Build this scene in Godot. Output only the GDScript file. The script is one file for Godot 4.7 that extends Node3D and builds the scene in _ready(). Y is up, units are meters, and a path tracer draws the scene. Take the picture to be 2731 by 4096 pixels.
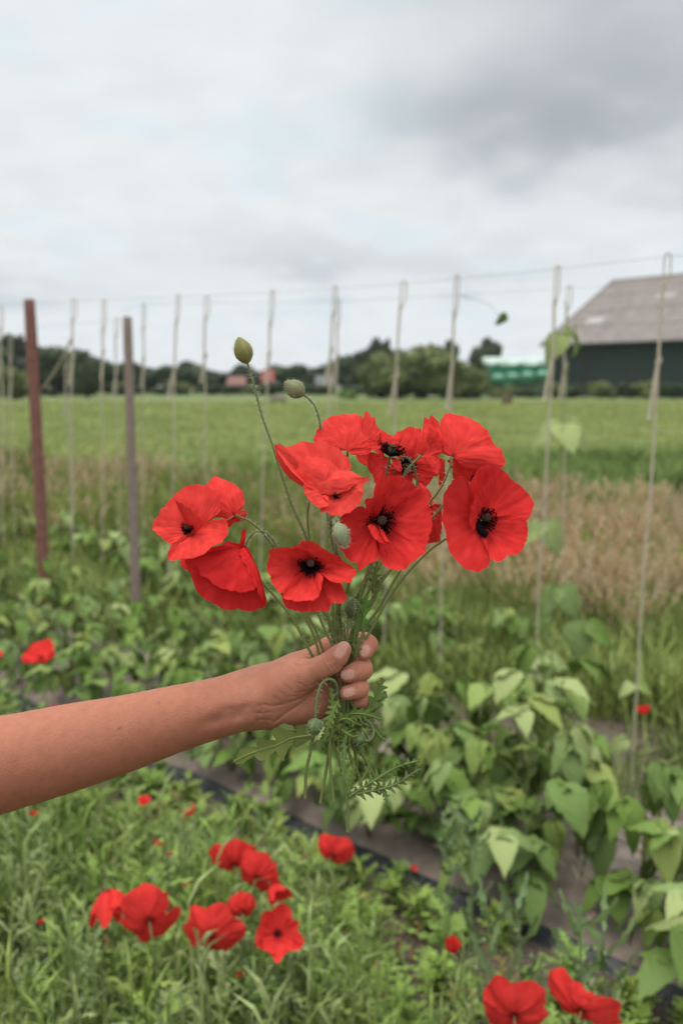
extends Node3D
# A hand holding a bunch of field poppies over a vegetable plot, meadow and barn behind, overcast sky.

const F := 3658.0                       # focal length in photograph pixels
const CX := 1365.5
const CY := 2048.0
const EYE := Vector3(0, 1.55, 0)
const PITCH := 8.02
const HOLD := 0.68                      # distance to the bunch
var vr := Vector3.RIGHT
var vu := Vector3.UP
var vf := Vector3.FORWARD
var rng := RandomNumberGenerator.new()
var noise := FastNoiseLite.new()
var used := {}
var mats := {}

# ---------------------------------------------------------------- helpers
func numbered(n: String) -> String:
	if not used.has(n):
		used[n] = 0
		return n
	used[n] += 1
	return "%s_%03d" % [n, used[n]]

func thing(called: String, label: String, category: String, at := Vector3.ZERO, group := "") -> Node3D:
	var o := Node3D.new()
	o.name = numbered(called)
	add_child(o)
	o.position = at
	o.set_meta("label", label)
	o.set_meta("category", category)
	if group != "":
		o.set_meta("group", group)
	return o

func obj(called: String, mesh: Mesh, m: Material, parent: Node = self) -> MeshInstance3D:
	var o := MeshInstance3D.new()
	o.name = numbered(called) if parent == self else called
	o.mesh = mesh
	o.material_override = m
	parent.add_child(o, true)
	return o

func tag(o: Node, label: String, category: String, group := "", kind := "") -> void:
	o.set_meta("label", label)
	if category != "":
		o.set_meta("category", category)
	if group != "":
		o.set_meta("group", group)
	if kind != "":
		o.set_meta("kind", kind)

func lin(r: float, g: float, b: float) -> Color:
	return Color(r, g, b).linear_to_srgb()

func mat(r: float, g: float, b: float, rough := 0.8, backlight := 0.0, vcol := false) -> StandardMaterial3D:
	var m := StandardMaterial3D.new()
	m.albedo_color = lin(r, g, b)
	m.roughness = rough
	m.cull_mode = BaseMaterial3D.CULL_DISABLED
	if vcol:
		m.vertex_color_use_as_albedo = true
	if backlight > 0.0:
		m.backlight_enabled = true
		m.backlight = Color(backlight, backlight, backlight)
	return m

func noise_tex(freq: float, c0: Color, c1: Color, size := 512, octaves := 5, sd := 1, normal := false, strength := 4.0) -> NoiseTexture2D:
	var n := FastNoiseLite.new()
	n.seed = sd
	n.frequency = freq
	n.fractal_octaves = octaves
	var t := NoiseTexture2D.new()
	t.width = size
	t.height = size
	t.seamless = true
	t.noise = n
	if normal:
		t.as_normal_map = true
		t.bump_strength = strength
	else:
		var g := Gradient.new()
		g.set_color(0, c0)
		g.set_color(1, c1)
		t.color_ramp = g
	return t

# photograph pixel + distance along the view axis -> point
func at(px: float, py: float, d: float) -> Vector3:
	return EYE + vr * ((px - CX) / F * d) + vu * ((CY - py) / F * d) + vf * d

# pixel (of the picture at 1568 wide) on the horizontal plane of height y
func on(px: float, py: float, y := 0.0) -> Vector3:
	var k := 2731.0 / 1568.0
	var dir := vr * ((px * k - CX) / F) + vu * ((CY - py * k) / F) + vf
	var t := (y - EYE.y) / dir.y
	return EYE + dir * t

# three close-up windows used while studying the photograph
func P(w: String, x: float, y: float, dz := 0.0) -> Vector3:
	var s := 0.57398
	var ox := 560.0
	var oy := 1600.0
	if w == "B":
		s = 0.60587
		ox = 1250.0
	elif w == "C":
		ox = 860.0
		oy = 2400.0
	elif w == "D":
		s = 1.74171
		ox = 0.0
		oy = 0.0
	return at(ox + x * s, oy + y * s, HOLD - dz * 0.001)

func spline(pts: Array, n: int) -> PackedVector3Array:
	var out := PackedVector3Array()
	var c := pts.size()
	for i in n + 1:
		var f := float(i) / n * (c - 1)
		var k := mini(int(f), c - 2)
		var t := f - k
		var p0: Vector3 = pts[maxi(k - 1, 0)]
		var p1: Vector3 = pts[k]
		var p2: Vector3 = pts[k + 1]
		var p3: Vector3 = pts[mini(k + 2, c - 1)]
		out.append(p1.cubic_interpolate(p2, p0, p3, t))
	return out

func grid_mesh(p: PackedVector3Array, w: int, h: int, col: PackedColorArray, uv := PackedVector2Array()) -> ArrayMesh:
	var idx := PackedInt32Array()
	for j in h - 1:
		for i in w - 1:
			var a := j * w + i
			idx.append_array([a, a + 1, a + w, a + 1, a + w + 1, a + w])
	return tri_mesh(p, idx, col, uv)

func tri_mesh(p: PackedVector3Array, idx: PackedInt32Array, col := PackedColorArray(), uv := PackedVector2Array(), nrm := PackedVector3Array()) -> ArrayMesh:
	if nrm.is_empty():
		nrm.resize(p.size())
		for k in range(0, idx.size(), 3):
			var n := (p[idx[k + 2]] - p[idx[k]]).cross(p[idx[k + 1]] - p[idx[k]])
			nrm[idx[k]] += n
			nrm[idx[k + 1]] += n
			nrm[idx[k + 2]] += n
		for k in nrm.size():
			nrm[k] = nrm[k].normalized() if nrm[k].length_squared() > 1e-24 else Vector3.UP
	var a := []
	a.resize(Mesh.ARRAY_MAX)
	a[Mesh.ARRAY_VERTEX] = p
	a[Mesh.ARRAY_NORMAL] = nrm
	a[Mesh.ARRAY_INDEX] = idx
	if not col.is_empty():
		a[Mesh.ARRAY_COLOR] = col
	if not uv.is_empty():
		a[Mesh.ARRAY_TEX_UV] = uv
	var m := ArrayMesh.new()
	m.add_surface_from_arrays(Mesh.PRIMITIVE_TRIANGLES, a)
	return m

# a growing mesh: points, indices, colours
class Soup:
	var p := PackedVector3Array()
	var i := PackedInt32Array()
	var c := PackedColorArray()
	func v(q: Vector3, col: Color) -> int:
		p.append(q)
		c.append(col)
		return p.size() - 1
	func tri(a: Vector3, b: Vector3, d: Vector3, col: Color) -> void:
		var k := p.size()
		p.append_array([a, b, d])
		c.append_array([col, col, col])
		i.append_array([k, k + 1, k + 2])
	func quad(a: Vector3, b: Vector3, d: Vector3, e: Vector3, col: Color) -> void:
		var k := p.size()
		p.append_array([a, b, d, e])
		c.append_array([col, col, col, col])
		i.append_array([k, k + 1, k + 2, k, k + 2, k + 3])

func soup_mesh(s: Soup) -> ArrayMesh:
	return tri_mesh(s.p, s.i, s.c)

func frame_of(d: Vector3) -> Basis:
	var y := d.normalized()
	var x := y.cross(Vector3.FORWARD if absf(y.z) < 0.9 else Vector3.RIGHT).normalized()
	return Basis(x, y, x.cross(y))

func add_tube(s: Soup, path: PackedVector3Array, r0: float, r1: float, sides: int, col: Color, cap := true) -> void:
	var n := path.size()
	var base := s.p.size()
	var prev := Vector3.ZERO
	for k in n:
		var d := (path[mini(k + 1, n - 1)] - path[maxi(k - 1, 0)])
		if d.length_squared() < 1e-16:
			d = Vector3.UP
		d = d.normalized()
		var x := prev - d * prev.dot(d)
		if x.length_squared() < 1e-8:
			x = d.cross(Vector3.FORWARD if absf(d.z) < 0.9 else Vector3.RIGHT)
		x = x.normalized()
		prev = x
		var y := d.cross(x)
		var r := lerpf(r0, r1, float(k) / maxi(n - 1, 1))
		for a in sides:
			var t := TAU * a / sides
			s.v(path[k] + (x * cos(t) + y * sin(t)) * r, col)
	for k in n - 1:
		for a in sides:
			var q := base + k * sides + a
			var b := base + k * sides + (a + 1) % sides
			s.i.append_array([q, q + sides, b, b, q + sides, b + sides])
	if cap:
		for e in [0, n - 1]:
			var c0 := s.v(path[e], col)
			for a in sides:
				s.i.append_array([c0, base + e * sides + a, base + e * sides + (a + 1) % sides])

func add_box(s: Soup, lo: Vector3, hi: Vector3, col: Color) -> void:
	var q := []
	for k in 8:
		q.append(Vector3(hi.x if k & 1 else lo.x, hi.y if k & 2 else lo.y, hi.z if k & 4 else lo.z))
	for f in [[0, 1, 3, 2], [5, 4, 6, 7], [4, 0, 2, 6], [1, 5, 7, 3], [2, 3, 7, 6], [4, 5, 1, 0]]:
		s.quad(q[f[0]], q[f[1]], q[f[2]], q[f[3]], col)

func rv(a: float) -> Vector3:
	return Vector3(rng.randf_range(-a, a), rng.randf_range(-a, a), rng.randf_range(-a, a))

# ---------------------------------------------------------------- start
func _ready() -> void:
	rng.seed = 7
	noise.seed = 11
	noise.frequency = 1.0
	noise.fractal_octaves = 2
	var pr := deg_to_rad(PITCH)
	vf = Vector3(0, -sin(pr), -cos(pr))
	vu = Vector3(0, cos(pr), -sin(pr))
	var cam := Camera3D.new()
	cam.name = "camera"
	add_child(cam)
	cam.position = EYE
	cam.rotation_degrees.x = -PITCH
	var ca := CameraAttributesPhysical.new()
	ca.frustum_focal_length = 21.43
	ca.frustum_focus_distance = HOLD - 0.008
	ca.exposure_aperture = 4.0
	ca.frustum_far = 4000.0
	ca.frustum_near = 0.02
	cam.attributes = ca
	cam.fov = rad_to_deg(2.0 * atan(CY / F))
	cam.near = 0.02
	cam.far = 4000.0
	cam.current = true
	build_sky()
	var sun := DirectionalLight3D.new()
	sun.name = "sun"
	add_child(sun)
	sun.light_energy = 0.32
	sun.light_angular_distance = 24.0
	sun.light_color = Color(1.0, 0.94, 0.85)
	sun.shadow_enabled = true
	sun.look_at_from_position(Vector3.ZERO, Vector3(0.30, -1.0, -0.12))
	build_materials()
	build_ground()
	build_far()
	build_trellis()
	build_meadow_grass()
	build_beds()
	build_poppy_bed()
	build_arm()
	build_bunch()

# ---------------------------------------------------------------- sky
func build_sky() -> void:
	var w := 1280
	var h := 640
	var img := Image.create(w, h, false, Image.FORMAT_RGBF)
	var n1 := FastNoiseLite.new()
	n1.seed = 5
	n1.frequency = 1.25
	n1.fractal_octaves = 5
	var n2 := FastNoiseLite.new()
	n2.seed = 21
	n2.frequency = 4.2
	n2.fractal_octaves = 4
	# clouds as drifting grey patches: azimuth, elevation (degrees), widths, strength
	var blobs := [[12.0, 15.6, 6.2, 2.9, 0.95], [19.0, 17.5, 7.0, 3.6, 0.75], [17.0, 22.0, 11.0, 2.6, 0.5], [-1.5, 7.4, 7.0, 1.1, 0.3], [9.0, 6.6, 5.0, 0.8, 0.2], [21.0, 10.8, 6.0, 1.0, 0.3], [-21.0, 5.4, 6.0, 0.8, 0.25], [4.0, 12.5, 5.0, 0.8, 0.12],
		[48, 22, 14, 4, 0.6], [-60, 14, 12, 3, 0.6], [95, 18, 15, 4, 0.7], [150, 12, 14, 3, 0.6], [-120, 25, 16, 5, 0.6], [-165, 14, 12, 3, 0.5]]
	var below := Color(0.3, 0.31, 0.27)
	for y in h:
		var el := (0.5 - (y + 0.5) / h) * 180.0
		if el < -0.6:
			for x in w:
				img.set_pixel(x, y, below)
			continue
		var er := deg_to_rad(maxf(el, 0.0))
		var rise := 1.0 + 1.9 * smoothstep(0.36, 1.0, sin(er))   # an overcast sky is brightest overhead
		for x in w:
			var az := wrapf((x + 0.5) / w * 360.0, -180.0, 180.0)
			var ar := deg_to_rad(az)
			var k := cos(er) / (sin(er) + 0.16)
			var q := Vector2(sin(ar + 0.6), -cos(ar + 0.6)) * k + Vector2(13.7, 5.3)
			var a := n1.get_noise_2d(q.x * 1.2, q.y * 1.2)
			var b := n2.get_noise_2d(q.x, q.y)
			var dark := 0.0
			for s in blobs:
				var da := absf(wrapf(az - s[0], -180.0, 180.0) + a * 3.0)
				if da < s[2] * 3.2 and absf(el - s[1]) < s[3] * 3.2:
					var ex: float = (da / s[2]) ** 2 + ((el - s[1] + a * 2.0 + b * 0.8) / s[3]) ** 2
					dark += s[4] * exp(-ex * 0.8) * (1.0 + 0.7 * a + 0.5 * b)
			var thin := smoothstep(0.12, 0.5, a + 0.25 * b)
			dark += 0.04 * smoothstep(0.05, 0.5, -a + 0.2 * b)
			var c := Color(0.765, 0.805, 0.825)
			c = c.lerp(Color(0.64, 0.775, 0.84), 0.45 * thin)          # thin places let the blue through
			c = c.lerp(Color(0.35, 0.385, 0.42), 0.95 * (1.0 - exp(-dark * 1.4)))
			var l := 1.0 + 0.06 * b
			img.set_pixel(x, y, Color(c.r * l * rise, c.g * l * rise, c.b * l * rise))
	var sm := PanoramaSkyMaterial.new()
	sm.panorama = ImageTexture.create_from_image(img)
	var sky := Sky.new()
	sky.sky_material = sm
	var env := Environment.new()
	env.background_mode = Environment.BG_SKY
	env.sky = sky
	env.tonemap_mode = Environment.TONE_MAPPER_LINEAR
	env.tonemap_exposure = 1.06
	env.sdfgi_enabled = true
	env.ssao_enabled = true
	env.ssil_enabled = true
	env.fog_enabled = true
	env.fog_density = 0.0002
	env.fog_light_color = Color(0.86, 0.9, 0.94)
	var we := WorldEnvironment.new()
	we.name = "environment"
	we.environment = env
	add_child(we)

# ---------------------------------------------------------------- materials
func build_materials() -> void:
	var m := mat(1, 1, 1, 0.75, 0.6, true)
	m.metallic_specular = 0.12
	mats.petal = m
	mats.stem = mat(1, 1, 1, 0.7, 0.1, true)
	mats.stem.metallic_specular = 0.3
	mats.leaf = mat(1, 1, 1, 0.65, 0.3, true)
	mats.leaf.metallic_specular = 0.3
	mats.dark = mat(0.010, 0.006, 0.008, 1.0)
	mats.dark.metallic_specular = 0.1
	mats.pod = mat(1, 1, 1, 0.8, 0.0, true)
	mats.pod.metallic_specular = 0.15
	m = mat(1, 1, 1, 0.6, 0.0, true)
	m.metallic_specular = 0.3
	m.subsurf_scatter_enabled = true
	m.subsurf_scatter_strength = 0.05
	m.uv1_triplanar = true
	m.uv1_scale = Vector3(18, 18, 18)
	m.normal_enabled = true
	m.normal_texture = noise_tex(0.06, Color.BLACK, Color.WHITE, 512, 4, 31, true, 5.0)
	m.normal_scale = 0.5
	m.albedo_texture = noise_tex(0.012, Color(0.93, 0.9, 0.9), Color(1, 1, 1), 512, 5, 33)
	mats.skin = m
	mats.grass = mat(1, 1, 1, 0.75, 0.25, true)
	mats.twine = mat(0.62, 0.53, 0.40, 0.95)
	mats.twine.albedo_texture = noise_tex(0.05, Color(0.7, 0.7, 0.7), Color(1, 1, 1), 256, 3, 8)
	mats.twine.uv1_triplanar = true
	mats.twine.uv1_scale = Vector3(14, 14, 14)
	mats.tree = mat(1, 1, 1, 0.9, 0.15, true)
	mats.bark = mat(0.10, 0.075, 0.05, 0.9)

# ---------------------------------------------------------------- ground
func bed_line(t: float) -> Vector3:      # front edge of the bean bed, from far (t < 0) to near
	return Vector3(-0.72, 0, -3.45).lerp(Vector3(0.85, 0, -2.05), t)

func build_ground() -> void:
	var p := PackedVector3Array()
	var col := PackedColorArray()
	var xs := []
	var zs := []
	for k in 81:
		var u := (k - 40) / 40.0
		xs.append(signf(u) * (absf(u) * 14.0 + pow(absf(u), 5.0) * 330.0))
	for k in 90:
		var u := k / 89.0
		zs.append(3.0 - u * 44.0 - pow(u, 5.0) * 300.0)
	for z in zs:
		for x in xs:
			var hgt := 0.0
			if z < -9.0 and z > -60.0:
				hgt = 0.10 * noise.get_noise_2d(x * 0.35, z * 0.35) * smoothstep(9.0, 12.0, -z)
			p.append(Vector3(x, hgt, z))
			col.append(Color(1, 1, 1))
	var m := mat(1, 1, 1, 0.95)
	m.albedo_texture = noise_tex(0.02, lin(0.13, 0.19, 0.05), lin(0.245, 0.285, 0.088), 1024, 6, 3)
	m.uv1_triplanar = true
	m.uv1_world_triplanar = true
	m.uv1_scale = Vector3(0.055, 0.055, 0.055)
	m.detail_enabled = true
	m.detail_blend_mode = BaseMaterial3D.BLEND_MODE_MUL
	m.detail_albedo = noise_tex(0.05, Color(0.72, 0.72, 0.66), Color(1, 1, 1), 512, 5, 9)
	var o := obj("ground", grid_mesh(p, 81, 90, col), m)
	tag(o, "green meadow ground reaching to the distant trees", "", "", "structure")
	# bare soil of the plot
	var pts := [Vector3(-5, 0.006, 2.5), Vector3(4.5, 0.006, 2.5), Vector3(4.5, 0.006, -3.4), Vector3(1.6, 0.006, -5.2), Vector3(-1.2, 0.006, -7.0), Vector3(-5, 0.006, -8.6)]
	var s := Soup.new()
	var w := 46
	var hh := 60
	p = PackedVector3Array()
	col = PackedColorArray()
	for j in hh:
		for i in w:
			var u := float(i) / (w - 1)
			var v := float(j) / (hh - 1)
			var x := lerpf(-5.5, 4.5, u)
			var zfar := lerpf(-8.6, -3.2, u)
			var z := lerpf(2.5, zfar, v)
			var y := 0.012 + 0.018 * (noise.get_noise_2d(x * 5, z * 5) + 0.5 * noise.get_noise_2d(x * 17, z * 17)) if v < 0.97 else -0.01
			p.append(Vector3(x, y + 0.01, z))
			col.append(Color(1, 1, 1))
	m = mat(1, 1, 1, 0.95)
	m.albedo_texture = noise_tex(0.03, lin(0.075, 0.055, 0.038), lin(0.21, 0.165, 0.12), 1024, 6, 4)
	m.uv1_triplanar = true
	m.uv1_world_triplanar = true
	m.uv1_scale = Vector3(1.2, 1.2, 1.2)
	m.normal_enabled = true
	m.normal_texture = noise_tex(0.06, Color.BLACK, Color.WHITE, 512, 5, 14, true, 12.0)
	o = obj("soil", grid_mesh(p, w, hh, col), m)
	tag(o, "bare brown soil of the vegetable plot", "", "", "structure")

# strip along the bed, a..b across (0 at the front edge, positive to the back)
func bed_point(t: float, across: float, y: float) -> Vector3:
	var d := (bed_line(1) - bed_line(0)).normalized()
	var nrm := Vector3(d.z, 0, -d.x)
	return bed_line(t) + nrm * across + Vector3.UP * y

# ---------------------------------------------------------------- far things
func crown_mesh(sd: int, tone: Color, n := 900, squash := 1.0, low := -0.7) -> ArrayMesh:
	var r := RandomNumberGenerator.new()
	r.seed = sd
	var s := Soup.new()
	var lobes := []
	for k in 16:
		var d := Vector3(r.randf_range(-1, 1), r.randf_range(low, 1) * squash, r.randf_range(-1, 1))
		d = d.normalized() * r.randf_range(0.35, 0.68)
		lobes.append([d, r.randf_range(0.26, 0.42)])
	lobes.append([Vector3.ZERO, 0.6])
	for k in n:
		var l: Array = lobes[k % lobes.size()]
		var d := Vector3(r.randfn(), r.randfn(), r.randfn()).normalized()
		var c: Vector3 = l[0] + d * float(l[1]) * r.randf_range(0.8, 1.05)
		if c.y < low:
			continue
		var sz := r.randf_range(0.05, 0.11)
		var a := (d + Vector3(r.randfn(), r.randfn(), r.randfn()) * 0.7).normalized()
		var b := frame_of(a)
		var v := tone * r.randf_range(0.7, 1.35)
		s.quad(c - b.x * sz, c + b.z * sz * 0.8, c + b.x * sz, c - b.z * sz * 0.8, Color(v.r, v.g, v.b))
	# inner limbs and leaf mass
	for l in lobes:
		var c: Vector3 = l[0]
		var rad: float = l[1] * 0.82
		for k in 110:
			var d := Vector3(r.randfn(), r.randfn(), r.randfn()).normalized()
			var b := frame_of(d)
			var q := c + d * rad
			if q.y > low:
				s.quad(q - b.x * 0.14, q + b.z * 0.12, q + b.x * 0.14, q - b.z * 0.12, Color(tone.r, tone.g, tone.b))
	return soup_mesh(s)

func tree(called: String, label: String, cat: String, group: String, px: float, base: float, top: float, wide: float, dist: float, cm: Mesh, trunk := true) -> void:
	# px, top and width in picture pixels (1568 wide) at a given distance
	var x := (px - 784.0) / 2100.0 * dist
	var hgt := (880.0 - top) / 2100.0 * dist + 1.55
	var hw := wide * 0.5 / 2100.0 * dist
	var t := thing(called, label, cat, Vector3(x, 0, -dist), group)
	var lowest := 0.0 if not trunk else hgt * 0.06
	var c := obj("crown", cm, mats.tree, t)
	c.position.y = (hgt + lowest) * 0.5 if trunk else hgt * 0.4
	c.scale = Vector3(hw, (hgt - lowest) * 0.52 if trunk else hgt * 0.62, hw * 0.9)
	c.rotation.y = px * 0.37
	var s := Soup.new()
	add_tube(s, spline([Vector3(0, -0.1, 0), Vector3(0.1, hgt * 0.3, 0), Vector3(-0.1, hgt * 0.7, 0.1)], 6), hw * 0.09, hw * 0.03, 7, Color.WHITE)
	for k in 3:
		var a := k * 2.1 + px
		add_tube(s, PackedVector3Array([Vector3(0, hgt * (0.3 + 0.08 * k), 0), Vector3(cos(a) * hw * 0.5, hgt * (0.55 + 0.08 * k), sin(a) * hw * 0.5)]), hw * 0.04, hw * 0.015, 5, Color.WHITE)
	obj("trunk", soup_mesh(s), mats.bark, t)

func build_far() -> void:
	var dk := [crown_mesh(1, Color(0.052, 0.074, 0.032)), crown_mesh(2, Color(0.050, 0.072, 0.032)), crown_mesh(3, Color(0.036, 0.050, 0.028)), crown_mesh(4, Color(0.06, 0.085, 0.036))]
	var g := "trees of the far treeline"
	var lab := ["dark broadleaf tree in the treeline behind the meadow", "mid green round tree in the treeline behind the meadow", "deep green dense tree in the treeline behind the meadow", "lighter green tree in the treeline behind the meadow"]
	# px, top, width, distance, kind
	var spec := [[-60, 765, 190, 105, 0], [40, 772, 150, 110, 2], [130, 786, 150, 112, 0], [215, 795, 130, 118, 1], [290, 822, 90, 125, 0], [345, 838, 90, 140, 1], [400, 832, 80, 140, 0], [450, 822, 80, 135, 1], [500, 845, 70, 150, 0], [555, 836, 80, 150, 2],
		[600, 848, 70, 165, 1], [660, 832, 90, 150, 3], [715, 838, 70, 160, 0], [765, 815, 90, 140, 1], [815, 795, 90, 135, 0], [862, 778, 62, 130, 2], [905, 800, 70, 132, 0], [1022, 770, 48, 150, 1], [1150, 842, 60, 190, 3], [1215, 838, 60, 190, 0], [1900, 800, 160, 150, 1], [2040, 790, 170, 150, 0], [-170, 770, 170, 108, 1], [-290, 780, 180, 112, 0], [-410, 775, 180, 110, 2], [-530, 790, 170, 118, 1], [-650, 782, 190, 112, 0], [-780, 778, 190, 115, 2]]
	for k in spec:
		tree("broadleaf_tree", lab[k[4]], "tree", g, k[0], 0, k[1], k[2] * 1.45, k[3], dk[k[4]])
	tree("round_tree", "single dark round tree rising behind the green and white sheeting", "tree", "", 1107, 0, 764, 100, 128, dk[1])
	tree("purple_tree", "dark purplish bare looking tree above the far treeline", "tree", "", 885, 0, 768, 44, 128, crown_mesh(9, Color(0.05, 0.042, 0.042), 500))
	var bush := crown_mesh(5, Color(0.14, 0.165, 0.058), 4200, 0.8, -0.62)
	tree("large_bush", "large rounded pale green bush at the meadow edge", "bush", "", 968, 0, 790, 300, 94, bush, false)
	tree("bush", "lower flank bush beside the large rounded bush", "bush", "bushes at the meadow edge", 1020, 0, 804, 190, 93, bush, false)
	tree("bush", "lower flank bush beside the large rounded bush", "bush", "bushes at the meadow edge", 905, 0, 808, 170, 93, bush, false)
	tree("bush", "lower flank bush beside the large rounded bush", "bush", "bushes at the meadow edge", 1075, 0, 836, 110, 92, bush, false)
	tree("bush", "lower flank bush beside the large rounded bush", "bush", "bushes at the meadow edge", 852, 0, 834, 90, 95, bush, false)
	var db := crown_mesh(6, Color(0.042, 0.062, 0.024), 1400, 0.9, -0.62)
	tree("dark_bush", "dark green bush standing alone before the treeline", "bush", "", 205, 0, 812, 90, 92, db, false)
	tree("pale_bush", "pale olive bush beside the reddish brown post", "bush", "", 40, 0, 838, 110, 88, bush, false)
	for k in 10:
		tree("hedge_shrub", "low shrub at the foot of the dark green barn wall", "shrub", "shrubs along the barn wall", 1150 + k * 54 + (k % 3) * 9, 0, (884 if k < 2 else 870) + (k * 7) % 8, 84, 97 - k * 0.9, db if k % 2 else bush, false)
	for k in 16:
		tree("field_shrub", "low shrub along the far edge of the meadow", "shrub", "shrubs along the meadow edge", -20 + k * 54 + (k % 2) * 20, 0, 872 + (k % 4) * 4, 84, 116 + (k % 3) * 3, [db, db, bush][k % 3], false)
	tree("meadow_tuft", "small dark tussock standing out in the mown meadow", "tussock", "", 210, 0, 942, 36, 52, bush, false)
	tree("meadow_tuft", "dark green tussock below the green and white sheeting", "tussock", "", 1153, 0, 932, 40, 56, bush, false)
	tree("brown_weed", "brownish seeding weed clump in the meadow before the barn hedge", "weed", "", 1160, 0, 902, 34, 60, crown_mesh(12, Color(0.2, 0.145, 0.1), 500, 1, -0.7), false)
	tree("bright_shrub", "bright yellow green shrub low beside the large bush", "shrub", "", 800, 0, 893, 60, 90, crown_mesh(13, Color(0.12, 0.19, 0.04), 500, 1, -0.7), false)
	tree("grey_mound", "pale grey brown heap in the meadow under the buds", "heap", "", 640, 0, 906, 64, 70, crown_mesh(14, Color(0.3, 0.25, 0.21), 500, 1, -0.7), false)
	build_barn()
	build_sheeting()
	# two distant houses
	for h in [[548, 864, 42, 24, 240.0, Color(0.20, 0.10, 0.08), "far low farmhouse with a pinkish red tiled roof"], [618, 850, 28, 40, 250.0, Color(0.26, 0.06, 0.05), "far narrow house with a bright red roof"], [747, 862, 44, 44, 220.0, Color(0.12, 0.125, 0.13), "far shed with a grey sheet roof by the trees"]]:
		var k: float = h[4] / 2100.0
		var t := thing("far_house", h[6], "house", Vector3((h[0] - 784.0) * k, 0, -h[4] + 120), "")
		t.position = Vector3((h[0] - 784.0) / 2100.0 * 128, 0, -128)
		k = 128.0 / 2100.0
		var hw: float = h[2] * 0.5 * k
		var hgt: float = (880 - h[1]) * k + 1.55
		var s := Soup.new()
		add_box(s, Vector3(-hw * 0.94, -0.1, -2.0), Vector3(hw * 0.94, hgt * 0.55, 2.0), Color(1, 1, 1))
		obj("wall", soup_mesh(s), mat(0.14, 0.11, 0.09, 0.9), t)
		s = Soup.new()
		var e := hgt * 0.55
		s.quad(Vector3(-hw, e - 0.1, 2.4), Vector3(hw, e - 0.1, 2.4), Vector3(hw, hgt, 0), Vector3(-hw, hgt, 0), Color.WHITE)
		s.quad(Vector3(-hw, e - 0.1, -2.4), Vector3(hw, e - 0.1, -2.4), Vector3(hw, hgt, 0), Vector3(-hw, hgt, 0), Color.WHITE)
		s.tri(Vector3(-hw * 0.94, e, 2.0), Vector3(-hw * 0.94, e, -2.0), Vector3(-hw * 0.94, hgt - 0.05, 0), Color.WHITE)
		s.tri(Vector3(hw * 0.94, e, 2.0), Vector3(hw * 0.94, e, -2.0), Vector3(hw * 0.94, hgt - 0.05, 0), Color.WHITE)
		var c: Color = h[5]
		obj("roof", soup_mesh(s), mat(c.r, c.g, c.b, 0.85), t)

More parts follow.
